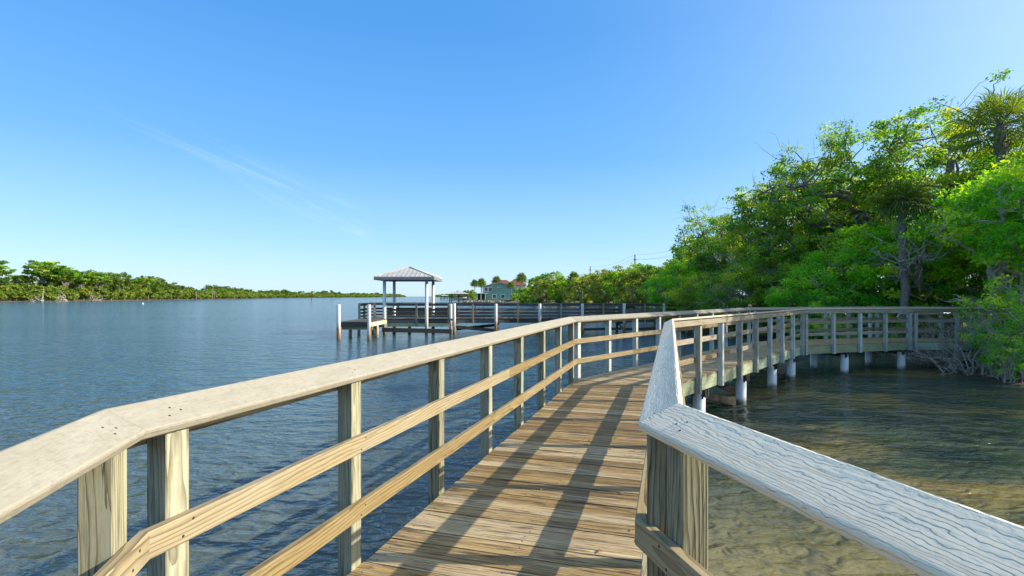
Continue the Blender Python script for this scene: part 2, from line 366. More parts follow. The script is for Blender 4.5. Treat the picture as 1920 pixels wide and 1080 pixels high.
class MB:
    """plain mesh collector"""
    def __init__(s): s.v = []; s.f = []; s.mi = []; s.sm = []
    def box(s, c, size, rz=0.0, mat=0, taper=1.0, ch=0.0):
        x, y, z = size[0] / 2, size[1] / 2, size[2] / 2; i = len(s.v); cr, sr = math.cos(rz), math.sin(rz)
        for (zz, k) in ((-z, 1.0), (z, taper)):
            for (a, b) in ((-x, -y), (x, -y), (x, y), (-x, y)):
                a *= k; b *= k; s.v.append((c[0] + a * cr - b * sr, c[1] + a * sr + b * cr, c[2] + zz))
        for f in ((3, 2, 1, 0), (4, 5, 6, 7), (0, 1, 5, 4), (1, 2, 6, 5), (2, 3, 7, 6), (3, 0, 4, 7)):
            s.f.append(tuple(i + k for k in f)); s.mi.append(mat); s.sm.append(False)
    def tube(s, pts, radii, sides=8, cap=True, mat=0, smooth=True):
        pts = [Vector(p) for p in pts]; i0 = len(s.v); n = len(pts)
        ref = None
        for k in range(n):
            d = (pts[min(k + 1, n - 1)] - pts[max(k - 1, 0)])
            d = d.normalized() if d.length > 1e-6 else Vector((0, 0, 1))
            if ref is None: a = d.orthogonal().normalized()
            else:
                a = ref - d * ref.dot(d); a = a.normalized() if a.length > 1e-5 else d.orthogonal().normalized()
            ref = a; b = d.cross(a); r = radii[k] if isinstance(radii, (list, tuple)) else radii
            for j in range(sides):
                an = 2 * PI * j / sides; p = pts[k] + (a * math.cos(an) + b * math.sin(an)) * r; s.v.append(p[:])
        for k in range(n - 1):
            for j in range(sides):
                j2 = (j + 1) % sides; a = i0 + k * sides
                s.f.append((a + j, a + j2, a + sides + j2, a + sides + j)); s.mi.append(mat); s.sm.append(smooth)
        if cap:
            s.f.append(tuple(i0 + j for j in reversed(range(sides)))); s.mi.append(mat); s.sm.append(False)
            s.f.append(tuple(i0 + (n - 1) * sides + j for j in range(sides))); s.mi.append(mat); s.sm.append(False)
    def face(s, pts, mat=0, smooth=False):
        i = len(s.v); s.v += [tuple(p) for p in pts]; s.f.append(tuple(range(i, i + len(pts)))); s.mi.append(mat); s.sm.append(smooth)
    def slab(s, pts, off, mat=0):
        """closed thick polygon: pts shifted by off"""
        i = len(s.v); n = len(pts); off = Vector(off)
        s.v += [tuple(p) for p in pts] + [tuple(Vector(p) + off) for p in pts]
        s.f.append(tuple(i + k for k in range(n))); s.f.append(tuple(i + n + k for k in reversed(range(n))))
        s.mi += [mat, mat]; s.sm += [False, False]
        for k in range(n):
            j = (k + 1) % n; s.f.append((i + k, i + n + k, i + n + j, i + j)); s.mi.append(mat); s.sm.append(False)
    def mesh(s, name, mats):
        me = bpy.data.meshes.new(name); me.from_pydata(s.v, [], s.f)
        if not isinstance(mats, (list, tuple)): mats = [mats]
        for m in mats: me.materials.append(m)
        if len(mats) > 1: me.polygons.foreach_set('material_index', s.mi)
        me.polygons.foreach_set('use_smooth', s.sm); me.update(); fixn(me); return me
    def build(s, name, mats, parent=None): return link(name, s.mesh(name, mats), parent)

# ------------------------------------------------------------------ water and ground
def water_mat():
    M = NT('river_water'); g = M.pos()
    sep = M.new('ShaderNodeSeparateXYZ'); M.set(sep.inputs[0], g)
    # muddy shallows: sand shoals with shapes of their own on the bank side
    big = M.noise(M.mapping(g, (0.20, 0.42, 1), (3.1, 0.4, 0), (0, 0, R_(-12))), 1.0, 4, 0.55, 0.4)
    lee = M.mr(sep.outputs[0], 0.5, 3.5, 0, 1, True)
    lee = M.math('MULTIPLY', lee, M.mr(sep.outputs[1], 26, 15, 0, 1, True))
    shoal = M.math('MULTIPLY', M.mr(big, 0.45, 0.66, 0.0, 0.95, True), lee)
    n1 = M.noise(M.mapping(g, (0.05, 0.05, 1)), 1.0, 3)
    deep = M.mix(n1, (0.030, 0.080, 0.120), (0.040, 0.092, 0.115))
    near = M.math('MULTIPLY', M.mr(sep.outputs[1], 14, 3, 0, 1), 0.6)
    deep = M.mix(near, deep, (0.105, 0.090, 0.040))
    deep = M.mix(M.math('MULTIPLY', lee, 0.8), deep, (0.036, 0.050, 0.022))
    col0 = M.mix(shoal, deep, (0.165, 0.130, 0.045))
    shoal =  M.math('MULTIPLY', M.mr(sep.outputs[1], 7.5, 3.0, 0, 0.8, True), M.mr(sep.outputs[0], 0.3, 1.5, 0, 1))
    col = M.mix(shoal, col0, (0.235, 0.195, 0.080))
    # wind ripples in three sizes; slopes taken as true finite differences so far water stays rough
    calm = M.mr(M.noise(M.mapping(g, (0.02, 0.07, 1)), 1.0, 3), 0.35, 0.65, 0.70, 1.15)
    amp = M.math('MULTIPLY', calm, M.math('SUBTRACT', 1.0, M.math('MULTIPLY', lee, 0.10)))
    E = 0.02
    def hgt(off):
        v = M.new('ShaderNodeVectorMath', operation='ADD'); M.set(v.inputs[0], g); v.inputs[1].default_value = off; v = v.outputs[0]
        a = M.noise(M.mapping(v, (1.2, 2.0, 1), rot=(0, 0, R_(20))), 0.9, 1, 0.5, 0.3)
        b = M.noise(M.mapping(v, (1.4, 2.2, 1), rot=(0, 0, R_(-10))), 2.7, 3, 0.45, 0.6)
        return M.math('ADD', M.math('MULTIPLY', a, 0.20), M.math('MULTIPLY', b, 0.130))
    h0 = hgt((0, 0, 0)); hx = hgt((E, 0, 0)); hy = hgt((0, E, 0))
    sx_ = M.math('MULTIPLY', M.math('SUBTRACT', h0, hx), M.math('MULTIPLY', amp, 1.0 / E))
    sy_ = M.math('MULTIPLY', M.math('SUBTRACT', h0, hy), M.math('MULTIPLY', amp, 1.0 / E))
    cb = M.new('ShaderNodeCombineXYZ'); M.set(cb.inputs[0], sx_); M.set(cb.inputs[1], sy_); cb.inputs[2].default_value = 1.0
    nv = M.new('ShaderNodeVectorMath', operation='NORMALIZE'); M.set(nv.inputs[0], cb.outputs[0])
    c = M.noise(M.mapping(g, (1.0, 2.0, 1), rot=(0, 0, R_(-18))), 14.0, 2, 0.5, 0.3)
    nm = M.bump(M.math('MULTIPLY', c, 0.009), 1.0, 1.0, nv.outputs[0])
    M.p.inputs['IOR'].default_value = 1.333
    return M.fin(col, 0.10, nm, spec=0.5)
wm = MB(); wm.face([(-6000, -300, 0), (6000, -300, 0), (6000, 9000, 0), (-6000, 9000, 0)])
water = wm.build('water', water_mat()); tag(water, kind='structure')

SH_R = [(12.0, -60), (13.0, 0), (13.2, 9), (13.3, 13.5), (13.8, 17.0), (14.6, 20.0), (14.6, 24), (13.2, 29), (11.2, 33), (12.0, 42), (15.5, 60), (15, 90), (12, 130),
        (3, 185), (-3, 203), (-17, 207), (-22, 222), (-24, 260), (-42, 380), (-60, 520), (-130, 1100), (-330, 2300), (-700, 4500), (-900, 9000)]
SH_L = [(-218, -60), (-216, 120), (-214, 219), (-212, 293), (-243, 426), (-351, 800), (-470, 2300), (-900, 4400), (-1000, 9000)]
def sdist(P, line, side):
    """signed distance to a shoreline, + on land; side=+1: land on the larger-x side"""
    P = np.asarray(P, float); best = np.full(len(P), 1e9)
    for (a, b) in zip(line[:-1], line[1:]):
        a = np.array(a, float); b = np.array(b, float); ab = b - a
        t = np.clip(((P - a) @ ab) / (ab @ ab), 0, 1); d = np.linalg.norm(P - (a + t[:, None] * ab), axis=1); best = np.minimum(best, d)
    ys = np.array([p[1] for p in line], float); xs = np.array([p[0] for p in line], float)
    sx = np.interp(P[:, 1], ys, xs); sg = np.where((P[:, 0] - sx) * side > 0, 1.0, -1.0)
    return best * sg
def vnoise(P, s, seed=0):
    """cheap smooth value noise in 2-d"""
    P = np.asarray(P) * s; i = np.floor(P).astype(int); f = P - i; f = f * f * (3 - 2 * f)
    def h(a, b):
        n = (a * 374761393 + b * 668265263 + seed * 982451653) & 0x7fffffff
        n = ((n ^ (n >> 13)) * 1274126177) & 0x7fffffff
        return (n & 0xffff) / 65535.0
    x, y = i[:, 0], i[:, 1]
    return ((h(x, y) * (1 - f[:, 0]) + h(x + 1, y) * f[:, 0]) * (1 - f[:, 1]) + (h(x, y + 1) * (1 - f[:, 0]) + h(x + 1, y + 1) * f[:, 0]) * f[:, 1])
def ground_h(P):
    P = np.asarray(P, float).reshape(-1, 2)
    d = np.maximum(sdist(P, SH_R, 1), sdist(P, SH_L, -1))
    d = d + (vnoise(P, 0.9, 3) - 0.5) * np.clip(np.abs(d), 0, 1) * 1.2
    up = 0.10 * np.clip(d, 0, 1.6) + 0.75 * (1 - np.exp(-np.clip(d - 1.4, 0, None) / 1.8))
    dn = -np.minimum(-d * 0.16, 2.0)
    return np.where(d > 0, up, dn) + (vnoise(P, 2.2, 5) - 0.5) * 0.08 * np.clip(np.abs(d), 0, 1)
def gz(x, y): return float(ground_h([(x, y)])[0])
xs = np.unique(np.concatenate([np.linspace(-7000, -600, 9), np.linspace(-600, -160, 56), np.linspace(-160, -70, 7), np.linspace(-70, 8, 40), np.linspace(8, 24, 41), np.linspace(24, 120, 25), np.linspace(120, 7000, 12)]))
ys = np.unique(np.concatenate([np.linspace(-60, 4, 9), np.linspace(4, 36, 81), np.linspace(36, 140, 53), np.linspace(140, 460, 81), np.linspace(460, 1200, 30), np.linspace(1200, 9000, 20)]))
XX, YY = np.meshgrid(xs, ys); PP = np.stack([XX.ravel(), YY.ravel()], 1); ZZ = ground_h(PP)
nx, ny = len(xs), len(ys); idx = np.arange(nx * ny).reshape(ny, nx)
FF = np.stack([idx[:-1, :-1].ravel(), idx[:-1, 1:].ravel(), idx[1:, 1:].ravel(), idx[1:, :-1].ravel()], 1)
def npmesh(name, V, F, mats, attrs=None, smooth=False):
    me = bpy.data.meshes.new(name); n = F.shape[1]
    me.vertices.add(len(V)); me.vertices.foreach_set('co', np.ascontiguousarray(V, dtype=np.float32).ravel())
    me.loops.add(F.size); me.loops.foreach_set('vertex_index', np.ascontiguousarray(F, dtype=np.int32).ravel())
    me.polygons.add(len(F)); me.polygons.foreach_set('loop_start', np.arange(0, F.size, n, dtype=np.int32))
    try: me.polygons.foreach_set('loop_total', np.full(len(F), n, dtype=np.int32))
    except Exception: pass
    for m in (mats if isinstance(mats, (list, tuple)) else [mats]): me.materials.append(m)
    if smooth: me.polygons.foreach_set('use_smooth', np.ones(len(F), dtype=bool))
    for k, a in (attrs or {}).items():
        at = me.attributes.new(k, 'FLOAT', 'POINT'); at.data.foreach_set('value', np.ascontiguousarray(a, dtype=np.float32))
    me.update(calc_edges=True); me.validate(); return me
def ground_mat():
    M = NT('mud_and_litter'); g = M.pos()
    n = M.noise(g, 3, 6, 0.65); n2 = M.noise(g, 26, 4, 0.7); n3 = M.noise(g, 0.35, 4, 0.6)
    col = M.mix(M.mr(n, 0.3, 0.7), (0.085, 0.066, 0.042), (0.17, 0.135, 0.09))
    vo = M.new('ShaderNodeTexVoronoi'); M.set(vo.inputs['Vector'], g); vo.inputs['Scale'].default_value = 16
    col = M.mix(M.mr(vo.outputs['Distance'], 0.10, 0.16, 0.8, 0.0), col, M.mix(vo.outputs['Color'], (0.50, 0.45, 0.36), (0.16, 0.10, 0.05)))
    sep = M.new('ShaderNodeSeparateXYZ'); M.set(sep.inputs[0], g)
    col = M.mix(M.mr(sep.outputs[2], 0.75, 0.9, 0, 0.7), col, M.mix(n3, (0.05, 0.07, 0.02), (0.12, 0.085, 0.045)))
    wet = M.mr(sep.outputs[2], 0.02, 0.18, 0.55, 0.0)
    col = M.mix(wet, col, (0.035, 0.03, 0.02))
    return M.fin(col, 0.85, M.bump(M.math('ADD', n, n2), 0.7, 0.05))
gnd = link('ground', npmesh('ground', np.column_stack([PP, ZZ]), FF, ground_mat(), smooth=True)); tag(gnd, kind='structure')

# ------------------------------------------------------------------ the near boardwalk
def seg_dir(a, b): d = (Vector((b[0], b[1], 0)) - Vector((a[0], a[1], 0))); return d.normalized()
def isect(p, d, q, e):
    den = d.x * e.y - d.y * e.x; t = ((q[0] - p[0]) * e.y - (q[1] - p[1]) * e.x) / den
    return (p[0] + d.x * t, p[1] + d.y * t)
def ang(deg): return Vector((math.sin(R_(deg)), math.cos(R_(deg)), 0))
A = [-14.0, 16.9, 40.7, 71.8, 99.0]
D = [ang(a) for a in A]
OUTL = [Vector((-d.y, d.x, 0)) for d in D]; OUTR = [-o for o in OUTL]
L1 = (-1.18, 1.646); L2 = (1.10, 9.15); W_ = 1.527
R1 = (0.45, 1.745)
R2 = isect(R1, D[1], (L2[0] + OUTR[2].x * W_, L2[1] + OUTR[2].y * W_), D[2])
R3 = (R2[0] + D[2].x * 9.39, R2[1] + D[2].y * 9.39)
R4 = (R3[0] + D[3].x * 4.56, R3[1] + D[3].y * 4.56)
R5 = (R4[0] + D[4].x * 5.0, R4[1] + D[4].y * 5.0)
off = lambda p, o, w: (p[0] + o.x * w, p[1] + o.y * w)
L3 = isect(L2, D[2], off(R3, OUTL[3], W_), D[3])
L4 = isect(L3, D[3], off(R4, OUTL[4], W_), D[4])
L5 = (off(R5, OUTL[4], W_))
L0 = (L1[0] - D[0].x * 5.2, L1[1] - D[0].y * 5.2); R0 = (R1[0] - D[0].x * 5.2, R1[1] - D[0].y * 5.2)
LP = [L0, L1, L2, L3, L4, L5]; RP = [R0, R1, R2, R3, R4, R5]

bw = empty('boardwalk', (2.0, 8.0, 0.0))
tag(bw, 'curving weathered timber boardwalk with handrails in the foreground leading to the wooded bank', 'boardwalk')
def adopt(o):
    o.parent = bw; o.location = Vector(o.location) - bw.location
    return o
def v3(p, z=0.0): return Vector((p[0], p[1], z))
def cuts(poly, i):
    """mitre planes at the start and end of section i"""
    res = []
    for k, dd in ((i, (i - 1, i)), (i + 1, (i, i + 1))):
        if dd[0] < 0 or dd[1] > 4: nrm = D[i]
        else: nrm = (D[dd[0]] + D[dd[1]]).normalized()
        res.append((v3(poly[k]), nrm))
    return res

# deck planks
def clip(poly, p, n):
    out = []
    for k in range(len(poly)):
        a = poly[k]; b = poly[(k + 1) % len(poly)]
        da = (a[0] - p[0]) * n[0] + (a[1] - p[1]) * n[1]; db = (b[0] - p[0]) * n[0] + (b[1] - p[1]) * n[1]
        if da >= 0: out.append(a)
        if (da >= 0) != (db >= 0):
            t = da / (da - db); out.append((a[0] + (b[0] - a[0]) * t, a[1] + (b[1] - a[1]) * t))
    return out
dk = WB()
for i in range(5):
    d = D[i]; o = OUTR[i]; P0 = v3(LP[i]); wid = (v3(RP[i]) - P0).dot(o)
    s0 = min(0, (v3(RP[i]) - P0).dot(d)) - 0.3; s1 = max((v3(LP[i + 1]) - P0).dot(d), (v3(RP[i + 1]) - P0).dot(d)) + 0.3
    s = s0
    while s < s1:
        bw_ = 0.1355; j0, j1 = rs.uniform(-0.006, 0.004), rs.uniform(-0.006, 0.004)
        sk = rs.uniform(-0.003, 0.003)
        pts = [P0 + d * (s + sk) + o * (0.0 - j0), P0 + d * (s - sk) + o * (wid + j1), P0 + d * (s + bw_ - sk) + o * (wid + j1), P0 + d * (s + bw_ + sk) + o * (0.0 - j0)]
        pl = [(p.x, p.y) for p in pts]
        for (a, b, sg) in ((LP[i], RP[i], 1), (LP[i + 1], RP[i + 1], -1)):
            e = seg_dir(a, b); nn = Vector((-e.y, e.x, 0)) * sg
            if nn.dot(d) * sg < 0: nn = -nn
            g = 0.003
            if pl: pl = clip(pl, (a[0] + nn.x * g, a[1] + nn.y * g), (nn.x, nn.y))
        if len(pl) >= 3:
            cu = rs.uniform(-0.003, 0.003)
            dk.poly(pl, DECK - 0.038 + cu, DECK + cu, d, o, tone=(rs.uniform(0.0, 1.0) if i < 2 else rs.uniform(0.62, 1.0)))
            if -2.0 < P0.y + s < 30 and i in (1, 2):
                for q in (0.06, wid / 2, wid - 0.06):
                    for e in (0.035, 0.10):
                        c = P0 + d * (s + e) + o * (q + rs.uniform(-0.01, 0.01))
                        if i == 1 and s > 0.3 and s < 7.2: dk.disc((c.x, c.y, DECK + cu), (0, 0, 1), 0.0042)
        s += 0.1435
adopt(dk.build('deck', [MAT['deck'], MAT['hole']]))

CT = math.tan(R_(28)); C28, S28 = math.cos(R_(28)), math.sin(R_(28))
def cap_profile(inv):
    """handrail board section, tilted down towards the walkway (o = outwards)"""
    w, t, r = 0.152, 0.038, 0.009
    loc = [(r, 0), (w - r, 0), (w - r * .3, -r * .3), (w, -r), (w, -t + r), (w - r * .3, -t + r * .3), (w - r, -t), (r, -t), (r * .3, -t + r * .3), (0, -t + r), (0, -r), (r * .3, -r * .3)]
    res = [(-0.030 + a * C28 - b * S28 * 1.0, 1.027 + a * S28 + b * C28) for a, b in loc]
    return [(o, z + DECK) for o, z in res]
def under(o): return DECK + 1.027 + (o + 0.030) * CT - 0.038 / C28
spec_posts = {  # fractions along each section (distance from the section start), left and right
    ('L', 0): [0.15, 1.25, 2.35, 3.45, 4.55, 5.2 - 0.115],
    ('R', 0): [0.15, 1.25, 2.35, 3.45, 4.55 - 0.15, 5.2 - 0.19],
}
def post_mesh(base, d, out, tone):
    b = WB(); b._new_board(tone, 0.08); i0 = 0
    c = 0.004
    for (zk) in (0, 1):
        for (a, o) in ((-0.0445 + c, 0), (0.0445 - c, 0), (0.0445, c), (0.0445, 0.089 - c), (0.0445 - c, 0.089), (-0.0445 + c, 0.089), (-0.0445, 0.089 - c), (-0.0445, c)):
            z = (DECK - 0.038 - 0.235 - 0.01) if zk == 0 else under(o) - 0.002
            b._pt(base + d * a + out * (o + 0.002) + Vector((0, 0, z)), (z, a, o - 0.04))
    n = 8
    b.f.append(tuple(range(n))); b.f.append(tuple(range(n, 2 * n)))
    for k in range(n): b.f.append((k, (k + 1) % n, n + (k + 1) % n, n + k))
    b.mi = [0] * len(b.f)
    for zz in (DECK - 0.12, DECK - 0.21):   # carriage bolts through the rim
        b.disc(base + out * 0.0912 + Vector((0, 0, zz)) + d * rs.uniform(-0.01, 0.01), out, 0.011)
    return b
npost = 0
for side, poly, OUT in (('L', LP, OUTL), ('R', RP, OUTR)):
    for i in range(5):
        d = D[i]; out = OUT[i]; a = v3(poly[i]); Ls = (v3(poly[i + 1]) - a).length
        c0, c1 = cuts(poly, i)
        # posts
        if i == 0:
            e = 0.155 if side == 'L' else 0.22
            ts = [Ls - (0.105 if side == 'L' else 0.165) - k * 1.12 for k in range(5)]
        else:
            st = 0.12 if i != 1 else (0.115 if side == 'L' else -0.06)
            if i == 1 and side == 'R': st = 0.0
            en = Ls - 0.10
            nb = max(1, round((en - st) / 1.10)) if i < 4 else round((en - st) / 1.1)
            ts = [st + (en - st) * k / nb for k in range(nb + 1)]
            # keep the outer faces of the two corner posts apart on the outside of a bend
            if side == 'L': ts[0] += 0.03; 
        for t in ts:
            b = post_mesh(a + d * t, d, out, rs.random()); adopt(b.build('post', [MAT['post' if i < 2 else 'post_old'], MAT['hole']])); npost += 1
        # boards
        def run(name, prof, mat, segl, pith=0.05, ridge=0.0, scr=None, tone=None):
            wbm = WB(); wbm.rv = ridge
            nseg = max(1, round(Ls / segl)); tb = [0.0] + [Ls * (k / nseg) + rs.uniform(-0.15, 0.15) for k in range(1, nseg)] + [Ls]
            for k in range(nseg):
                wbm.prism(a, d, out, prof, tb[k] + 0.0015, tb[k + 1] - 0.0015, c0 if k == 0 else None, c1 if k == nseg - 1 else None,
                          tone=(rs.random() if tone is None else tone), pith=pith)
            if scr:
                for t in ts:
                    for (dt, o_, z_, nrm) in scr: wbm.disc(a + d * (t + dt + rs.uniform(-0.004, 0.004)) + out * o_ + Vector((0, 0, z_ + rs.uniform(-0.006, 0.006))), nrm, 0.0048)
            adopt(wbm.build(name, [mat, MAT['hole']]))
        zt = DECK
        scr = [(-0.02, -0.038, zt + 0.642, -out), (0.022, -0.038, zt + 0.688, -out)]
        run('upper_rail', rect(-0.038, 0.0, zt + 0.620, zt + 0.709), MAT['rail' if i < 2 or (i == 2 and side == 'L') else 'rail_old'], 3.6, scr=scr)
        scr = [(-0.02, -0.038, zt + 0.292, -out), (0.022, -0.038, zt + 0.338, -out)]
        run('lower_rail', rect(-0.038, 0.0, zt + 0.270, zt + 0.359), MAT['rail' if i < 2 or (i == 2 and side == 'L') else 'rail_old'], 3.6, scr=scr)
        capn = Vector((-out.x * S28, -out.y * S28, C28))
        cs = []
        for (dt, w_) in ((-0.022, 0.045), (0.02, 0.062), (-0.004, 0.085)):
            cs.append((dt, -0.030 + w_ * C28, 1.027 + w_ * S28 + zt, capn))
        # nail heads sit on the face, so no height jitter there
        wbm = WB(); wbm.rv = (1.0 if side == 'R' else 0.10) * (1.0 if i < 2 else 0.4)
        nseg = max(1, round(Ls / 3.4)); tb = [0.0] + [Ls * (k / nseg) + rs.uniform(-0.1, 0.1) for k in range(1, nseg)] + [Ls]
        for k in range(nseg):
            wbm.prism(a, d, out, cap_profile(1), tb[k] + 0.0008, tb[k + 1] - 0.0008, (c0[0] + d * 0.0004, c0[1]) if k == 0 else None, (c1[0] - d * 0.0004, c1[1]) if k == nseg - 1 else None, pith=0.02)
        for t in ts:
            for (dt, o_, z_, nrm) in cs: wbm.disc(a + d * (t + dt + rs.uniform(-0.01, 0.01)) + out * o_ + Vector((0, 0, z_)), nrm, 0.0034)
        adopt(wbm.build('handrail', [MAT['cap'], MAT['hole']]))
        if not (side == 'R' and i == 0): run('apron_board', rect(0.092, 0.130, zt + 0.949, zt + 1.040), MAT['rail'] if i < 2 else MAT['rail_old'], 4.2)
        run('rim_joist', rect(-0.036, -0.002, zt - 0.038 - 0.235, zt - 0.041), MAT['rim'], 3.8)
print('posts', npost)
# joists under the deck
for i in range(5):
    d = D[i]; o = OUTR[i]; a = v3(LP[i]); Ls = (v3(LP[i + 1]) - a).length
    jb = WB()
    for k in (0.42, 0.76, 1.1):
        jb.beam(a + d * 0.35 + o * k + Vector((0, 0, DECK - 0.045 - 0.1)), a + d * (Ls - 0.35) + o * k + Vector((0, 0, DECK - 0.145)), 0.038, 0.2, up=Vector((0, 0, 1)))
    adopt(jb.build('floor_joist', MAT['rim']))
# piles in pairs with cross caps, braces and rust streaks
bents = []
def front_pt(px, i):  # point of the right deck edge on a given bearing
    u = (px - 960) / 980; a = RP[i]; d = D[i]
    t = (u * a[1] - a[0]) / (d.x - u * d.y); return t
for (i, t) in ((0, 1.6), (0, 4.3), (1, 1.5), (1, 4.2), (1, 6.6), (2, front_pt(1323, 2)), (2, front_pt(1400, 2)), (2, front_pt(1457, 2)), (2, front_pt(1492, 2)), (3, front_pt(1590, 3)), (3, front_pt(1697, 3)), (4, 2.1)):
    bents.append((i, t))
for (i, t) in bents:
    d = D[i]; o = OUTR[i]; a = v3(RP[i]) + d * t
    wid = W_ if i else 1.6
    zb = DECK - 0.038 - 0.235
    for (q, r) in ((0.12, 0.112), (wid - 0.30, 0.105)):
        c = a - o * q
        pm = MB(); gzb = min(-0.5, gz(c.x, c.y) - 0.4) if i < 4 else gz(c.x, c.y) - 0.4
        pm.tube([(c.x, c.y, gzb), (c.x, c.y, zb - 0.075), (c.x, c.y, zb - 0.07)], [r, r, r * 0.93], 20)
        pm.box((c.x, c.y, zb - 0.035), (0.085, 0.085, 0.072), -R_(A[i]), 0)
        pl = adopt(pm.build('pile', MAT['pile']))
        st = MB(); e = c + o * (r * 0.97 if q < 0.5 else 0) - d * 0.02
        if q < 0.5 and i in (2, 3):
            nrm = (-d * 0.6 + o * 0.8).normalized(); e = c + nrm * r
            st.tube([e + nrm * -0.01 + Vector((0, 0, zb - 0.16)), e + nrm * 0.012 + Vector((0, 0, zb - 0.16))], 0.016, 8)
            sb = st.build('bolt', MAT['rust']); sb.parent = pl
            sb.location = (0, 0, 0)
    bm_ = WB()
    for s_ in (-0.065, 0.065):
        bm_.beam(a + o * 0.03 + d * s_ + Vector((0, 0, zb - 0.073)), a - o * (wid + 0.02) + d * s_ + Vector((0, 0, zb - 0.073)), 0.038, 0.140)
    adopt(bm_.build('cross_beam', MAT['wet']))
def brace(i, t, q0, z0, t1, q1, z1):
    d = D[i]; o = OUTR[i]; a = v3(RP[i]); b = WB()
    b.beam(a + d * t - o * q0 + Vector((0, 0, z0)), a + d * t1 - o * q1 + Vector((0, 0, z1)), 0.07, 0.15, segs=4)
    adopt(b.build('brace', MAT['wet']))
tA, tB, tC = front_pt(1323, 2), front_pt(1400, 2), front_pt(1457, 2)
brace(2, tA + 0.1, 0.35, 0.58, tB - 0.08, 0.20, 0.02)
brace(2, tB + 0.1, 1.2, 0.55, tB + 0.9, 0.5, 0.10)
brace(2, tC + 0.1, 1.2, 0.50, front_pt(1492, 2), 0.3, 0.05)
# galvanised pipe handrails on the ramp towards the bank
for (poly, OUT, i0, t0) in ((LP, OUTL, 3, 3.3), (RP, OUTR, 3, 4.2)):
    pts = []
    a = v3(poly[3]) - OUT[3] * 0.09; e = v3(poly[4]) - OUT[4] * 0.09; b = v3(poly[5]) - OUT[4] * 0.09
    s = a + D[3] * t0
    pts = [s + OUT[3] * 0.02 + Vector((0, 0, DECK + 0.70)), s - D[3] * 0.06 + Vector((0, 0, DECK + 0.71)), s - D[3] * 0.11 + Vector((0, 0, DECK + 0.78)),
           s - D[3] * 0.06 + Vector((0, 0, DECK + 0.87)), s + D[3] * 0.05 + Vector((0, 0, DECK + 0.89)), e + Vector((0, 0, DECK + 0.88)), b + Vector((0, 0, DECK + 0.86))]
    m = MB(); m.tube(pts, 0.021, 10); adopt(m.build('pipe_handrail', MAT['steel']))
# sand path where the boardwalk lands
exec_far = True

# ------------------------------------------------------------------ the fishing pier and its shelter
MAT['tin'] = simple('seam_metal_roof', (0.50, 0.48, 0.44), 0.5, 0.1, 2.0, 0.25)
MAT['greyboard'] = simple('grey_painted_board', (0.24, 0.24, 0.25), 0.7, 0.0, 4.0, 0.35, 0.1)
pier = empty('fishing_pier', (0.0, 33.5, 0.0))
tag(pier, 'dark weathered fishing pier crossing the water behind the boardwalk, under the shelter', 'pier')
def pad(o, root=None):
    root = root or pier
    o.parent = root; o.location = Vector(o.location) - root.location; return o
PD = 1.0
def yf(x): return 33.05 + max(0.0, (x + 3.8)) * 0.07
pd = WB()
x = -9.62
while x < -3.75:   # wide head, boards across
    y0 = 32.85 + rs.uniform(-0.02, 0.02); pd.poly([(x, y0), (x + 0.145, y0), (x + 0.145, 36.8), (x, 36.8)], PD - 0.04, PD + rs.uniform(-0.004, 0.004), Vector((1, 0, 0)), Vector((0, 1, 0))); x += 0.15
y = 28.8
while y < 32.72:
    pd.poly([(-9.55, y), (-7.85, y), (-7.85, y + 0.145), (-9.55, y + 0.145)], PD - 0.045, PD - 0.005 + rs.uniform(-0.004, 0.004), Vector((0, 1, 0)), Vector((1, 0, 0))); y += 0.15
x = -3.70
while x < 12.6:
    y0 = yf(x); pd.poly([(x, y0), (x + 0.145, y0), (x + 0.145, y0 + 2.1), (x, y0 + 2.1)], PD - 0.04, PD + rs.uniform(-0.004, 0.004), Vector((1, 0, 0)), Vector((0, 1, 0))); x += 0.15
pad(pd.build('deck', MAT['pier']))
def board(name, p, q, w_, h_, mat, n=1, tone=None, root=None):
    b = WB(); p = Vector(p); q = Vector(q)
    for k in range(n): b.beam(p + (q - p) * (k / n + 0.0005), p + (q - p) * ((k + 1) / n - 0.0005), w_, h_, tone=tone)
    return pad(b.build(name, mat), root)
def fence_run(p, q, cut_z=0.0, n=2, fascia=True, bh=0.13):
    p = Vector((p[0], p[1], 0)); q = Vector((q[0], q[1], 0))
    U = lambda z: Vector((0, 0, PD + z))
    board('top_rail', p + U(0.955), q + U(0.955 - cut_z), 0.15, 0.035, MAT['pier'], n)
    if fascia: board('top_board', p + U(0.86), q + U(0.86 - cut_z), 0.035, 0.13, MAT['pier'], n)
    for zc in (0.55, 0.34, 0.13): board('rail_board', p + U(zc), q + U(zc - cut_z * 0.6), 0.035, bh, MAT['pier'], n)
def post(xy, top, bot, r=None, sq=None, mat=None, root=None, name='post'):
    if r: m = MB(); m.tube([(xy[0], xy[1], bot), (xy[0], xy[1], top - 0.02), (xy[0], xy[1], top)], [r * 1.04, r, r * 0.86], 14); o = m.build(name, mat or MAT['pierpile'])
    else:
        b = WB(); b.beam((xy[0], xy[1], bot), (xy[0], xy[1], top), sq, sq, up=Vector((0, 1, 0))); o = b.build(name, mat or MAT['post'])
    return pad(o, root)
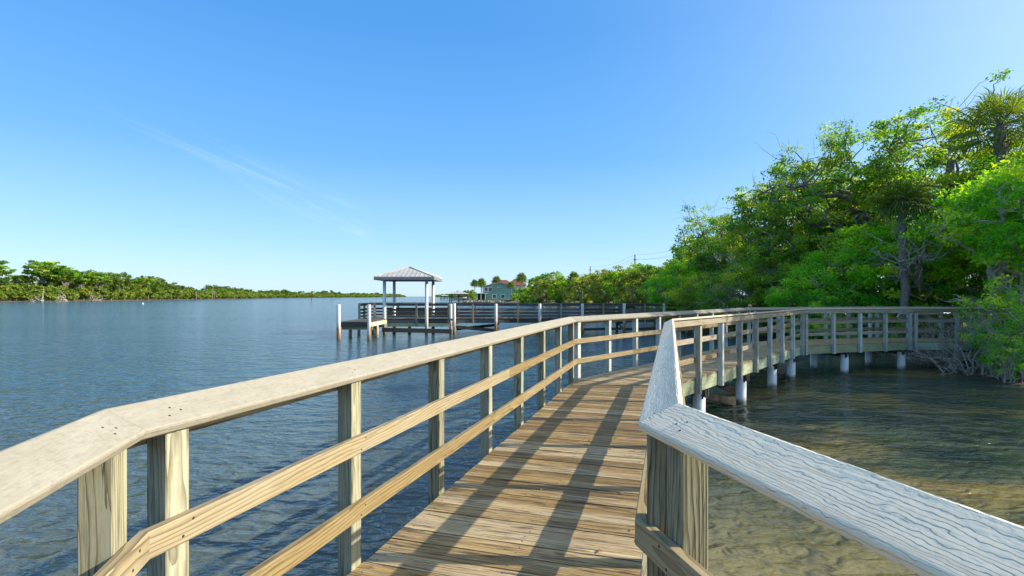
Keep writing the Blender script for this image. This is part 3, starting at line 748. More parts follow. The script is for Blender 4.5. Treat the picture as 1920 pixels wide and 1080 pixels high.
# walkway: front piles and posts, back piles and posts
fx = [-3.87, -1.02, 1.77, 4.52, 7.24, 9.89]
fence_run((-3.75, yf(-3.75) + 0.09), (12.5, yf(12.5) + 0.09), 0.05, 6)
fence_run((-3.75, yf(-3.75) + 2.14), (12.5, yf(12.5) + 2.14), 0.05, 6, bh=0.09)
for k, x in enumerate(fx):
    y = yf(x); post((x, y - 0.06), PD + 0.93, -1.2, r=0.095, name='pile'); post((x, y + 2.27), PD + 0.93, -1.2, r=0.09, name='pile')
    xm = x + 1.38
    post((xm, yf(xm) - 0.005), PD + 0.92, PD - 0.30, sq=0.10); post((xm, yf(xm) + 2.22), PD + 0.92, PD - 0.30, sq=0.10)
    board('cross_beam', (x + 0.13, y - 0.1, PD - 0.36), (x + 0.13, y + 2.4, PD - 0.36), 0.05, 0.20, MAT['wet'])
    if k in (2, 3, 4): board('brace', (x + 0.1, y + 0.02, 0.08), (x + 0.1, y + 2.2, 0.52), 0.05, 0.15, MAT['wet'])
board('rim_board', (-3.75, yf(-3.75) + 0.03, PD - 0.17), (12.5, yf(12.5) + 0.03, PD - 0.17), 0.045, 0.24, MAT['pier'], 5)
board('rim_board', (-3.75, yf(-3.75) + 2.08, PD - 0.17), (12.5, yf(12.5) + 2.08, PD - 0.17), 0.045, 0.24, MAT['pier'], 5)
board('brace', (-3.7, 33.1, 0.48), (-0.95, 33.35, 0.22), 0.07, 0.20, MAT['wet'])
board('brace', (-3.7, 34.9, 0.22), (-0.95, 35.0, 0.5), 0.07, 0.18, MAT['wet'])
for x0 in (4.5, 7.2): board('brace', (x0 + 0.1, yf(x0) + 0.3, 0.25), (x0 + 2.6, yf(x0) + 0.4, 0.30), 0.07, 0.16, MAT['wet'])
# head of the pier
fence_run((-7.88, 32.98), (-3.95, 33.0), 0, 2); fence_run((-9.62, 36.72), (-3.8, 36.72), 0, 2); fence_run((-9.60, 32.9), (-9.60, 36.7), 0, 2)
for xx in (-6.02,): post((xx, 32.90), PD + 0.93, PD - 0.5, sq=0.11)
for (xx, yy) in ((-9.60, 32.86), (-9.66, 34.2), (-9.66, 36.75), (-8.0, 36.8), (-6.0, 36.8), (-3.9, 36.8), (-4.0, 32.92)): post((xx, yy), PD + 0.93, PD - 0.3, sq=0.12)
for z in (PD - 0.17, PD - 0.40):
    board('rim_board', (-7.85, 32.92, z), (-3.85, 32.92, z), 0.045, 0.215, MAT['rim'] if z < 0.7 else MAT['pier'], 2); board('rim_board', (-9.6, 36.7, z), (-3.8, 36.7, z), 0.045, 0.215, MAT['pier'], 2)  # lower front board in paler wood, standing in for light off the water
board('rim_board', (-9.62, 28.85, PD - 0.17), (-9.62, 36.6, PD - 0.17), 0.045, 0.24, MAT['pier'], 2)
board('rim_board', (-9.5, 28.82, PD - 0.17), (-7.9, 28.82, PD - 0.17), 0.045, 0.24, MAT['pier'], 1, 0.1)
board('rim_board', (-7.82, 28.95, PD - 0.17), (-7.82, 32.6, PD - 0.17), 0.045, 0.24, MAT['rim'], 1, 0.9)  # sunlit right side: sunlight put into the paler wood and tone
board('cross_beam', (-9.55, 29.3, PD - 0.38), (-7.8, 29.3, PD - 0.38), 0.06, 0.18, MAT['rim'], 1)
board('cross_beam', (-9.55, 31.6, PD - 0.38), (-7.8, 31.6, PD - 0.38), 0.06, 0.18, MAT['pier'], 1)
board('fender', (-8.1, 32.55, 0.32), (-3.75, 32.60, 0.22), 0.10, 0.27, MAT['wet'], 1)
for (xx, yy, tt, rr) in ((-9.52, 28.70, 1.95, 0.11), (-7.86, 28.74, 1.95, 0.10), (-9.5, 30.7, 0.72, 0.10), (-9.55, 32.6, 0.72, 0.10), (-7.86, 30.4, 0.90, 0.09), (-8.3, 31.7, 0.7, 0.09), (-3.62, 32.75, 1.96, 0.095),
                         (-6.67, 34.0, 0.8, 0.1), (-9.4, 35.4, 0.8, 0.1)):
    post((xx, yy), tt, -1.2, r=rr, name='pile')

gz_ = empty('shelter', (-6.67, 34.1, PD)); tag(gz_, 'open shelter with a hipped metal roof on four white posts over the pier head', 'shelter')
for (xx, yy) in ((-7.99, 32.74), (-5.35, 32.74), (-7.99, 35.45), (-5.35, 35.45)):
    m = MB(); m.tube([(xx, yy, -1.0), (xx, yy, 3.42)], [0.112, 0.10], 16); pad(m.build('post', MAT['pierpile']), gz_)
ex0, ex1, ey0, ey1, ez, az_ = -8.52, -4.82, 32.25, 35.95, 3.62, 4.29
ap = Vector((-6.67, 34.1, az_))
cr = [Vector((ex0, ey0, ez)), Vector((ex1, ey0, ez)), Vector((ex1, ey1, ez)), Vector((ex0, ey1, ez))]
rm = MB(); rp = MB()
for k in range(4):
    a, b = cr[k], cr[(k + 1) % 4]; rm.slab([a, b, ap], (0, 0, -0.03))
    n_ = 13
    for j in range(1, n_):
        f = j / n_; p = a + (b - a) * f; g = 1 - abs(2 * f - 1); 
        # seam runs straight up the slope until it meets a hip
        mid = (a + b) / 2; up_ = ap - mid; q = p + up_ * g
        rp.tube([p + Vector((0, 0, 0.015)), q + Vector((0, 0, 0.015))], 0.016, 4, smooth=False)
    rp.tube([a + Vector((0, 0, 0.02)), ap + Vector((0, 0, 0.03))], 0.035, 6, smooth=False)
rf = pad(rm.build('roof', MAT['tin']), gz_)
sm = rp.build('roof_seam', MAT['tin']); sm.parent = rf
for (p, q) in ((cr[0], cr[1]), (cr[1], cr[2]), (cr[2], cr[3]), (cr[3], cr[0])):
    dd = (q - p).normalized(); b = WB()
    b.beam(p + dd * 0.03 + Vector((0, 0, -0.12)), q - dd * 0.03 + Vector((0, 0, -0.12)), 0.04, 0.17); pad(b.build('fascia', MAT['greyboard']), gz_)
for (p, q) in (((-8.05, 32.74), (-5.29, 32.74)), ((-8.05, 35.45), (-5.29, 35.45)), ((-7.99, 32.84), (-7.99, 35.35)), ((-5.35, 32.84), (-5.35, 35.35))):
    b = WB(); b.beam((p[0], p[1], 3.50), (q[0], q[1], 3.50), 0.09, 0.18); pad(b.build('beam', MAT['greyboard']), gz_)

# ------------------------------------------------------------------ foliage
def leaf_mat(name, dark, mid, light, trans=0.45, tcol=None, rough=0.5, hue=0.0):
    M = NT(name); tone = M.attr('tone', 'Fac'); oi = M.new('ShaderNodeObjectInfo')
    tn = M.math('ADD', tone, M.math('MULTIPLY', M.math('SUBTRACT', oi.outputs['Random'], 0.5), 0.25), clamp=True)
    col = M.ramp(tn, [(0.0, dark), (0.45, mid), (1.0, light)])
    tr = M.new('ShaderNodeBsdfTranslucent'); tc = M.mix(1.0, col, tcol or (1.6, 1.55, 0.4), 'MULTIPLY')
    M.set(tr.inputs['Color'], tc)
    M.set(M.p.inputs['Base Color'], col); M.p.inputs['Roughness'].default_value = rough; M.p.inputs['Specular IOR Level'].default_value = 0.35
    ms = M.new('ShaderNodeMixShader'); ms.inputs[0].default_value = trans
    M.l.new(M.p.outputs[0], ms.inputs[1]); M.l.new(tr.outputs[0], ms.inputs[2]); M.l.new(ms.outputs[0], M.out.inputs['Surface'])
    return M.m
LM = {
    'oak': leaf_mat('oak_leaves', (0.060, 0.180, 0.026), (0.190, 0.380, 0.034), (0.54, 0.58, 0.055), 0.58),
    'dark': leaf_mat('dark_leaves', (0.050, 0.165, 0.042), (0.120, 0.310, 0.052), (0.36, 0.46, 0.05), 0.58),
    'bright': leaf_mat('bright_leaves', (0.070, 0.280, 0.020), (0.180, 0.520, 0.028), (0.54, 0.68, 0.05), 0.58),
    'olive': leaf_mat('olive_leaves', (0.100, 0.155, 0.030), (0.22, 0.28, 0.045), (0.42, 0.42, 0.10), 0.45),
    'palm': leaf_mat('palm_leaves', (0.050, 0.110, 0.022), (0.12, 0.20, 0.03), (0.24, 0.30, 0.05), 0.4),
}
def bark(name, a, b, sc_=6):
    M = NT(name); c = M.coord('Object'); n = M.noise(M.mapping(c, (3, 3, 0.8)), sc_, 5, 0.65)
    return M.fin(M.mix(M.mr(n, 0.3, 0.7), a, b), 0.9, M.bump(n, 0.6, 0.03))
BK = {'grey': bark('grey_bark', (0.30, 0.26, 0.21), (0.13, 0.11, 0.085)), 'pale': bark('pale_bark', (0.50, 0.46, 0.39), (0.25, 0.22, 0.17)), 'palm': bark('palm_bark', (0.30, 0.27, 0.23), (0.15, 0.125, 0.10), 10)}

def leaves(rng, C, rad, npc, size, tone, flat=0.5, up=0.6, aspect=0.5, ctr=None):
    """leaf-sized rhombs in clusters round the centres C"""
    n = len(C); N = n * npc
    cc = np.repeat(C, npc, 0); rr = np.repeat(rad, npc)[:, None]
    g = rng.normal(size=(N, 3)); g /= np.linalg.norm(g, axis=1)[:, None] + 1e-9
    g *= rng.random((N, 1)) ** 0.45
    P = cc + g * rr * np.array([1, 1, flat])
    nr = rng.normal(size=(N, 3)) * 0.75 + np.array([0, 0, up])
    if ctr is not None:
        o = cc - ctr; o /= np.linalg.norm(o, axis=1)[:, None] + 1e-9; nr += o * 0.45
    nr /= np.linalg.norm(nr, axis=1)[:, None]
    t = rng.normal(size=(N, 3)); t -= nr * (t * nr).sum(1)[:, None]; t /= np.linalg.norm(t, axis=1)[:, None] + 1e-9
    b = np.cross(nr, t); s = size * (0.6 + 0.8 * rng.random((N, 1)))
    a_ = t * s * 0.5; b_ = b * s * 0.5 * aspect
    bend = nr * s * 0.08
    V = np.stack([P - a_, P - b_ + bend, P + a_, P + b_ + bend], 1).reshape(-1, 3)
    F = np.arange(N * 4).reshape(N, 4)
    T = np.repeat(np.clip(np.repeat(tone, npc) + rng.normal(size=N) * 0.10, 0, 1), 4)
    return V, F, T

def wiggle(rng, p, q, n, amp, sag=0.0):
    p = np.array(p, float); q = np.array(q, float); t = np.linspace(0, 1, n)[:, None]; L = np.linalg.norm(q - p)
    path = p + (q - p) * t; w_ = rng.normal(size=(n, 3)) * amp * L; w_[0] = 0; w_[-1] = 0
    path = path + w_ * np.sin(PI * t) ; path[:, 2] += sag * L * np.sin(PI * t[:, 0])
    return path

def make_tree(seed, H, R, trunk_h=0.25, crown_b=0.25, n_clump=230, lpc=90, lsize=0.12, limbs=8, clump_r=0.62, flat=0.5, stems=1, shell=0.55, trunk_r=None, lumps=0.35,
              twigs=True, lean=(0, 0), tone_mu=0.45, aspect=0.5, bare=0, gap=0.0):
    """returns trunk mesh collector + leaf arrays; crown between crown_b*H and H, radius R"""
    rng = np.random.default_rng(seed); zc0 = crown_b * H; cz = (H + zc0) / 2; rz = (H - zc0) / 2
    tr = trunk_r or 0.035 * H
    d = rng.normal(size=(n_clump * 3, 3)); d /= np.linalg.norm(d, axis=1)[:, None]
    # lumpy outline
    k = rng.normal(size=(7, 3)); k /= np.linalg.norm(k, axis=1)[:, None]; amp = rng.uniform(0.3, 1.0, 7)
    lump = 1 - lumps * 0.5 + lumps * (np.maximum(0, d @ k.T) ** 5 * amp).max(1) * 1.3
    keep = np.ones(len(d), bool)
    if gap > 0: 
        kk = rng.normal(size=(9, 3)); kk /= np.linalg.norm(kk, axis=1)[:, None]; keep = (d @ kk.T).max(1) < 1 - gap
    d = d[keep][:n_clump]; lump = lump[keep][:n_clump]
    r = (shell + (1 - shell) * rng.random(len(d)) ** 0.6) * lump
    C = np.column_stack([d[:, 0] * R * r, d[:, 1] * R * r, cz + d[:, 2] * rz * r])
    C[:, 0] += lean[0] * (C[:, 2] / H); C[:, 1] += lean[1] * (C[:, 2] / H)
    C = C[C[:, 2] < H]
    C = C[C[:, 2] > 0.12 * H if crown_b > 0.05 else C[:, 2] > 0.05 * H]
    mb = MB()
    # trunk(s)
    tops = []
    for s_ in range(stems):
        a = 2 * PI * s_ / max(1, stems) + rng.uniform(0, 1); sp = 0.0 if stems == 1 else R * 0.30
        top = np.array([math.cos(a) * sp + lean[0] * 0.6, math.sin(a) * sp + lean[1] * 0.6, H * (0.62 if stems == 1 else 0.5)])
        b0 = np.array([math.cos(a) * sp * 0.25, math.sin(a) * sp * 0.25, -0.5])
        pth = wiggle(rng, b0, top, 9, 0.035); rd = [tr / stems ** 0.5 * (1.25 - 0.95 * i / 8) for i in range(9)]
        mb.tube(pth, rd, 10); tops.append(pth)
    # limbs to far clusters
    lp = []
    nl = min(limbs, len(C)); sel = [int(rng.integers(len(C)))]
    for _ in range(nl - 1):
        dm = np.min(np.linalg.norm(C[:, None] - C[sel][None], axis=2), 1); sel.append(int(np.argmax(dm * (0.7 + 0.6 * rng.random(len(C))))))
    for j, s_ in enumerate(sel):
        pth = tops[j % stems]; f = rng.uniform(trunk_h, 0.62) / 0.62 if stems == 1 else rng.uniform(0.3, 1.0)
        i_ = min(8, max(1, int(f * 8))); p0 = pth[i_]; e = p0 + (C[s_] - p0) * 0.86
        q = wiggle(rng, p0, e, 9, 0.055, rng.uniform(-0.02, 0.14)); r0 = tr / stems ** 0.5 * 0.52
        mb.tube(q, [r0 * (1 - 0.78 * i / 8) for i in range(9)], 7); lp.append(q)
    LP_ = np.array([p for q in lp for p in q[2:]]) if lp else np.zeros((0, 3))
    if twigs and len(LP_):
        for c in C:
            dd = np.linalg.norm(LP_ - c, axis=1) + 0.8 * np.maximum(0, LP_[:, 2] - c[2]); p0 = LP_[int(np.argmin(dd))]
            L = np.linalg.norm(c - p0)
            if L < 0.15: continue
            q = wiggle(rng, p0, c, 5, 0.09); r0 = min(0.06, 0.018 + 0.014 * L) * (H / 9) ** 0.5
            mb.tube(q, [r0 * (1 - 0.2 * i) for i in range(5)], 5, cap=False)
    for _ in range(bare):     # leafless outer twigs
        c = C[int(rng.integers(len(C)))]; o = c - np.array([lean[0], lean[1], cz]); o /= np.linalg.norm(o) + 1e-6
        for _k in range(3):
            e = c + (o + rng.normal(size=3) * 0.5) * rng.uniform(0.5, 1.2) * clump_r * 1.6
            mb.tube(wiggle(rng, c, e, 4, 0.12), [0.016, 0.012, 0.008, 0.004], 4, cap=False)
    rad = clump_r * rng.uniform(0.6, 1.25, len(C)); tone = np.clip(rng.normal(tone_mu, 0.33, len(C)), 0, 1)
    V, F, T = leaves(rng, C, rad, lpc, lsize, tone, flat, 0.6, aspect, np.array([lean[0], lean[1], cz * 0.7]))
    return mb, (V, F, T)

def fan(rng, base, d, L, mb, V, F, T, petiole=0.5, n=20, w_=0.038, droop=0.25, tone=0.5):
    """one fan frond: petiole then a half-disc of narrow leaflets"""
    d = np.array(d, float); d /= np.linalg.norm(d); up = np.array([0, 0, 1.0]); s = np.cross(d, up); s /= np.linalg.norm(s) + 1e-9; u = np.cross(s, d)
    hub = base + d * L * petiole + np.array([0, 0, -droop * L * 0.15]); mb.tube([base, (base + hub) / 2 + u * 0.04 * L, hub], [0.022, 0.016, 0.012], 4, cap=False)
    for k in range(n):
        a = (k / (n - 1) - 0.5) * PI * 1.45; dir_ = d * math.cos(a) + s * math.sin(a); ll = L * (1 - petiole) * (0.75 + 0.25 * math.cos(a)) * rng.uniform(0.85, 1.1) * 1.2
        m1 = hub + dir_ * ll * 0.55 + u * 0.05 * ll; e = hub + dir_ * ll + np.array([0, 0, -droop * ll]) ; side = np.cross(dir_, u); side /= np.linalg.norm(side) + 1e-9
        side = side * math.cos(0.5) + u * math.sin(0.5) * (1 if k % 2 else -1)
        i = len(V); V += [hub, m1 - side * w_ * L * 0.5, e, m1 + side * w_ * L * 0.5]; F.append((i, i + 1, i + 2, i + 3)); T += [min(1, max(0, tone + rng.normal() * 0.12))] * 4
def make_palm(seed, H, L=1.3, n=26, trunk_r=0.14, dead=6, lean=0.3, trunk=True, leaflets=18, lw=0.038):
    rng = np.random.default_rng(seed); mb = MB(); V = []; F = []; T = []
    top = np.array([rng.uniform(-lean, lean), rng.uniform(-lean, lean), H])
    if trunk:
        pth = wiggle(rng, (0, 0, -0.4), top, 12, 0.006); mb.tube(pth, [trunk_r * (1.15 - 0.02 * i + (0.12 if i % 2 else 0)) for i in range(12)], 10)
        for k in range(40):   # old boots under the crown
            a = k * 2.4; z = H - 0.15 - k * 0.035; p = top * (z / H); q = p + np.array([math.cos(a), math.sin(a), 0.9]) * 0.26; mb.tube([p + (q - p) * 0.3, q], [0.035, 0.015], 4)
    for k in range(n):
        a = k * 2.399 + rng.uniform(-0.2, 0.2); el = 1.35 - 2.0 * (k / n) ** 0.9
        d = (math.cos(a) * math.cos(el), math.sin(a) * math.cos(el), math.sin(el)); fan(rng, top, d, L * rng.uniform(0.85, 1.15), mb, V, F, T, n=leaflets, w_=lw, droop=0.22 + 0.25 * (k / n), tone=rng.uniform(0.2, 0.75))
    D_ = MB()
    return mb, (np.array(V), np.array(F), np.array(T))

MESH = {}
def tree_meshes(key, kind, **kw):
    """trunk and crown mesh of one kind, made once and shared"""
    leaf = kw.pop('leaf'); bk = kw.pop('bark', 'grey')
    mb, (V, F, T) = (make_palm if kind == 'palm' else make_tree)(**kw)
    MESH[key] = (mb.mesh('trunk', BK[bk]), npmesh('crown', V, F, LM[leaf], {'tone': T}))
def put(key, name, x, y, s=1.0, rz=0.0, label='', cat='tree', group=None, z=None, sz=None):
    r = empty(name, (x, y, gz(x, y) if z is None else z), rz); r.scale = (s, s, sz or s)
    tag(r, label, cat, group); a, b = MESH[key]; link('trunk', a, r); link('crown', b, r); return r

# near bank
tree_meshes('oakA', 'tree', seed=1, H=9.6, R=4.6, crown_b=0.22, n_clump=300, lpc=78, lsize=0.150, limbs=16, clump_r=0.62, leaf='oak', bark='grey', bare=45, gap=0.035, lumps=0.5, flat=0.42, shell=0.35)
tree_meshes('oakB', 'tree', seed=2, H=9.0, R=4.2, crown_b=0.15, n_clump=280, lpc=78, lsize=0.150, limbs=16, clump_r=0.58, leaf='dark', bark='grey', bare=50, gap=0.04, lumps=0.55, flat=0.42, shell=0.35, lean=(-1.5, -0.8))
tree_meshes('oakC', 'tree', seed=3, H=8.5, R=4.0, crown_b=0.2, n_clump=270, lpc=76, lsize=0.150, limbs=14, clump_r=0.60, leaf='oak', bark='pale', bare=40, gap=0.03, lumps=0.5, flat=0.42, shell=0.4, tone_mu=0.6)
tree_meshes('mangA', 'tree', seed=4, H=5.2, R=2.7, crown_b=0.04, n_clump=210, lpc=110, lsize=0.125, limbs=12, clump_r=0.46, leaf='bright', bark='pale', stems=3, bare=16, shell=0.45, flat=0.6, lumps=0.4)
tree_meshes('mangB', 'tree', seed=5, H=4.6, R=2.6, crown_b=0.02, n_clump=200, lpc=110, lsize=0.12, limbs=12, clump_r=0.46, leaf='oak', bark='pale', stems=4, bare=20, shell=0.45, flat=0.6, lumps=0.4, tone_mu=0.4)
tree_meshes('mangC', 'tree', seed=16, H=5.6, R=2.5, crown_b=0.40, n_clump=190, lpc=80, lsize=0.13, limbs=12, clump_r=0.46, leaf='bright', bark='pale', stems=2, bare=26, shell=0.4, flat=0.5, lumps=0.45, gap=0.03)
tree_meshes('shrub', 'tree', seed=6, H=2.2, R=1.1, crown_b=0.05, n_clump=60, lpc=40, lsize=0.085, limbs=12, clump_r=0.24, leaf='bright', bark='pale', stems=4, bare=30, shell=0.35, flat=0.7, trunk_r=0.07)
tree_meshes('sabal', 'palm', seed=7, H=6.0, L=1.15, n=48, leaflets=24, leaf='palm', bark='palm')
tree_meshes('tallpalm', 'palm', seed=17, H=6.0, L=1.35, n=34, leaflets=26, lw=0.03, leaf='palm', bark='palm')
tree_meshes('palmetto', 'palm', seed=8, H=0.35, L=1.15, n=16, leaf='palm', bark='palm', trunk=False)
# middle distance and far
tree_meshes('midA', 'tree', seed=9, H=8.0, R=4.3, crown_b=0.02, n_clump=190, lpc=46, lsize=0.30, limbs=9, clump_r=0.72, leaf='olive', bark='pale', stems=2, flat=0.7, twigs=False, lumps=0.45, shell=0.6, aspect=0.7)
tree_meshes('midB', 'tree', seed=10, H=8.0, R=4.0, crown_b=0.02, n_clump=190, lpc=46, lsize=0.30, limbs=9, clump_r=0.72, leaf='oak', bark='grey', stems=2, flat=0.7, twigs=False, lumps=0.45, shell=0.6, aspect=0.7)
tree_meshes('midC', 'tree', seed=12, H=8.0, R=4.4, crown_b=0.06, n_clump=190, lpc=46, lsize=0.32, limbs=9, clump_r=0.80, leaf='dark', bark='grey', flat=0.7, twigs=False, lumps=0.3, shell=0.65, aspect=0.7)
tree_meshes('farpalm', 'palm', seed=13, H=7.0, L=2.1, n=54, leaf='palm', bark='palm', leaflets=11, lw=0.10)
tree_meshes('pine', 'tree', seed=14, H=17.0, R=7.0, crown_b=0.52, n_clump=110, lpc=40, lsize=0.9, limbs=16, clump_r=1.5, leaf='oak', bark='grey', flat=0.32, lumps=0.6, shell=0.5, trunk_r=0.42, aspect=0.5, bare=12, gap=0.05)

NB = [  # key, name, x, y, scale, rot, label, vertical scale
    ('oakA', 'oak_tree', 20.6, 24.5, 0.97, 0.3, 'tall airy yellow-green oak, highest of the spreading trees, just left of the big palm'),
    ('oakC', 'oak_tree', 22.6, 22.5, 0.93, 2.2, 'tall oak at the right border whose crown wraps round the big palm'),
    ('oakA', 'oak_tree', 18.6, 27.5, 1.02, 1.9, 'spreading oak with bare twisted limbs, second highest on the wooded bank'),
    ('oakB', 'oak_tree', 17.9, 31.0, 0.98, 0.4, 'dark-leaved leaning oak in the middle of the bank slope, sky showing between its limbs'),
    ('oakC', 'oak_tree', 16.6, 33.5, 0.92, 4.2, 'oak with flat tiers of leaves stepping down the slope of treetops'),
    ('oakB', 'oak_tree', 16.4, 38.5, 0.83, 5.4, 'dark oak at the low end of the slope of treetops, above the drooping grey branches'),
    ('oakB', 'oak_tree', 17.0, 45.0, 0.80, 2.6, 'rounded dark oak where the power lines disappear behind the trees'),
    ('oakC', 'oak_tree', 24.0, 38.0, 1.05, 1.0, 'oak far back on the bank showing through gaps in the front crowns'),
    ('oakC', 'oak_tree', 23.5, 17.5, 0.9, 5.7, 'tall oak behind the mangroves beside the right border, above the boardwalk end'),
    ('oakA', 'oak_tree', 22.5, 12.6, 1.12, 3.3, 'high oak on the near bank whose shade falls on the bend of the boardwalk'),
]
for (k, n, x, y, s, r, lb) in NB: put(k, n, x, y, s * 1.07, r, lb, 'tree', 'spreading oaks on the wooded bank', sz=s * 1.19)
MG = [
    ('mangA', 14.4, 24.0, 0.92, 0.5, 'bright green mangrove directly behind the middle of the far handrail'),
    ('mangB', 12.6, 29.5, 0.95, 1.2, 'darker mangrove left of the bright one, dipping to the water behind the handrail bend'),
    ('mangA', 17.0, 23.6, 1.10, 2.8, 'tall bright mangrove beside the grey palm trunk'),
    ('mangB', 11.6, 34.0, 0.85, 3.1, 'bushy mangrove hanging over the end of the fishing pier'),
    ('mangA', 12.6, 38.5, 1.00, 4.4, 'mangrove just beyond the shore end of the fishing pier'),
    ('mangC', 18.2, 18.6, 1.25, 5.1, 'large bright green mangrove near the right border, above the dry twigs'),
    ('mangB', 15.7, 28.5, 1.20, 0.1, 'mangrove under the oaks with bare pale twigs poking through its leaves'),
    ('mangC', 16.6, 16.1, 1.08, 1.1, 'leafy mangrove standing at the right border above the muddy shore'),
    ('mangB', 19.8, 21.5, 1.15, 3.9, 'shaded mangrove between the palm trunk and the right border'),
    ('mangB', 22.2, 27.5, 1.15, 0.7, 'shaded mangrove filling the wood behind the grey palm trunk'),
    ('mangA', 20.8, 28.8, 1.20, 2.3, 'mangrove deep in the wood left of the grey palm trunk'),
    ('mangB', 19.2, 34.0, 1.25, 4.6, 'mangrove deep in the wood under the middle oaks'),
    ('mangB', 24.0, 23.0, 1.25, 1.6, 'mangrove deep in the wood under the tall palm'),
    ('mangB', 13.4, 43.0, 1.15, 2.0, 'mangrove by the waterline behind the pier end, second past it'),
]
for (k, x, y, s, r, lb) in MG: put(k, 'mangrove', x, y, s, r, lb, 'mangrove', 'mangroves along the near bank')
SHB = [
    (14.9, 16.1, 0.85, 0.2, 'small leafy shrub at the very end of the boardwalk handrail'), (14.0, 15.0, 0.75, 1.7, 'shrub with pale bare stems rooted on the muddy shore'),
    (15.1, 15.6, 1.25, 3.0, 'taller shrub behind the pale-stemmed one on the muddy shore'), (13.7, 14.4, 0.6, 4.1, 'low green shrub leaning over the water at the lower right shore'),
    (14.7, 14.7, 1.0, 5.2, 'shrub at the right border just above the mud'), (16.6, 17.8, 1.0, 0.9, 'shrub beside the ramp behind the end of the handrail'),
    (13.5, 21.6, 0.8, 2.4, 'low shrub behind the boardwalk deck near the water edge'), (15.2, 21.5, 0.9, 2.9, 'shrub seen between the two rails of the far handrail'),
]
for (x, y, s, r, lb) in SHB: put('shrub', 'shrub', x, y, s, r, lb, 'shrub', 'shrubs at the edge of the bank')
put('sabal', 'palm_tree', 16.1, 21.3, 1.0, 0.6, 'palm with a straight grey trunk rising behind the far handrail', 'palm')
put('tallpalm', 'palm_tree', 18.8, 19.9, 1.36, 2.0, 'tallest palm with spiky fan leaves at the upper right border', 'palm')
for (x, y, s, r, lb) in ((16.9, 21.0, 1.1, 0.3, 'yellowish fan palmetto right of the grey palm trunk'), (17.6, 19.4, 1.0, 1.9, 'fan palmetto close behind the end of the ramp'), (15.2, 22.4, 0.9, 3.2, 'fan palmetto low behind the left of the grey palm trunk')):
    put('palmetto', 'palmetto', x, y, s, r, lb, 'palmetto', 'palmettos behind the far handrail')

def bare_mesh(seed, L, spread, n=5, depth=3, droop=0.0, r0=0.05, up=0.8):
    rng = np.random.default_rng(seed); mb = MB()
    def grow(p, d, ln, r, k):
        q = p + d * ln; q[2] -= droop * ln * (3 - k) * 0.3
        mb.tube(wiggle(rng, p, q, 6, 0.06), [r * (1 - 0.1 * i) for i in range(6)], 6 if k > 1 else 4, cap=False)
        if k > 0:
            for _ in range(int(rng.integers(2, 5))):
                dd = d + rng.normal(size=3) * spread; dd /= np.linalg.norm(dd); f = rng.uniform(0.35, 1.0); grow(p + (q - p) * f, dd, ln * rng.uniform(0.45, 0.75), r * 0.5, k - 1)
    for _ in range(n):
        d = rng.normal(size=3) * spread; d[2] = abs(d[2]) * 0.4 + up; d /= np.linalg.norm(d); grow(np.array([rng.uniform(-.3, .3), rng.uniform(-.3, .3), -0.1]), d, L, r0, depth)
    return mb.mesh('dry_twigs', BK['pale'])
BT = bare_mesh(21, 1.1, 0.55, 9, 3, r0=0.026); BT2 = bare_mesh(22, 1.3, 0.7, 8, 3, r0=0.02)
for k, (x, y, s, r, me, lb) in enumerate(((14.0, 15.6, 1.1, 0, BT, 'tangle of dry beige twigs above the muddy shore'), (14.7, 16.1, 1.1, 1.3, BT2, 'dry leafless bush right of the last handrail post'), (15.3, 15.0, 1.2, 2.6, BT, 'tall dry bush of pale stems at the right border'),
                                      (13.9, 16.2, 1.1, 4.0, BT2, 'low dry bush at the waterline beside the boardwalk end'), (17.2, 18.4, 1.3, 5.0, BT, 'dry brush behind the ramp under the bright mangrove'))):
    o = link('dry_bush', me, None, (x, y, gz(x, y))); o.scale = (s, s, s); o.rotation_euler = (0, 0, r); tag(o, lb, 'dry bush', 'leafless bushes by the ramp')
# grey fallen branches drooping over the water behind the rail bend
def limb_mesh(seed, n, L, dirv):
    rng = np.random.default_rng(seed); mb = MB()
    for k in range(n):
        p = np.array([0, 0, 0.4 + 0.2 * k]); d = np.array(dirv, float) + rng.normal(size=3) * 0.22; d /= np.linalg.norm(d)
        q = p + d * L * rng.uniform(0.7, 1.1); path = wiggle(rng, p, q, 9, 0.05, 0.10); mb.tube(path, [0.11 * (1 - 0.1 * i) for i in range(9)], 7)
        for j in range(2, 9):
            for _ in range(2):
                e = path[j] + (d * 0.8 + rng.normal(size=3) * 0.6) * rng.uniform(0.5, 1.4); t2 = wiggle(rng, path[j], e, 5, 0.1); mb.tube(t2, [0.035, 0.028, 0.02, 0.013, 0.006], 5, cap=False)
                for _q in range(3):
                    e2 = t2[3] + rng.normal(size=3) * 0.35; mb.tube([t2[3], e2], [0.012, 0.004], 4, cap=False)
    return mb.mesh('fallen_limb', BK['pale'])
o = link('fallen_branch', limb_mesh(31, 3, 4.5, (-1, -0.25, 0.12)), None, (15.5, 29.5, gz(15.5, 29.5) + 0.6)); tag(o, 'long bare grey branches reaching out over the water behind the handrail bend', 'branch')
o = link('fallen_branch', limb_mesh(32, 2, 3.0, (-0.8, -0.6, 0.35)), None, (17.2, 22.0, gz(17, 22) + 1.6)); tag(o, 'bare forked grey branch in front of the palm trunk', 'branch')
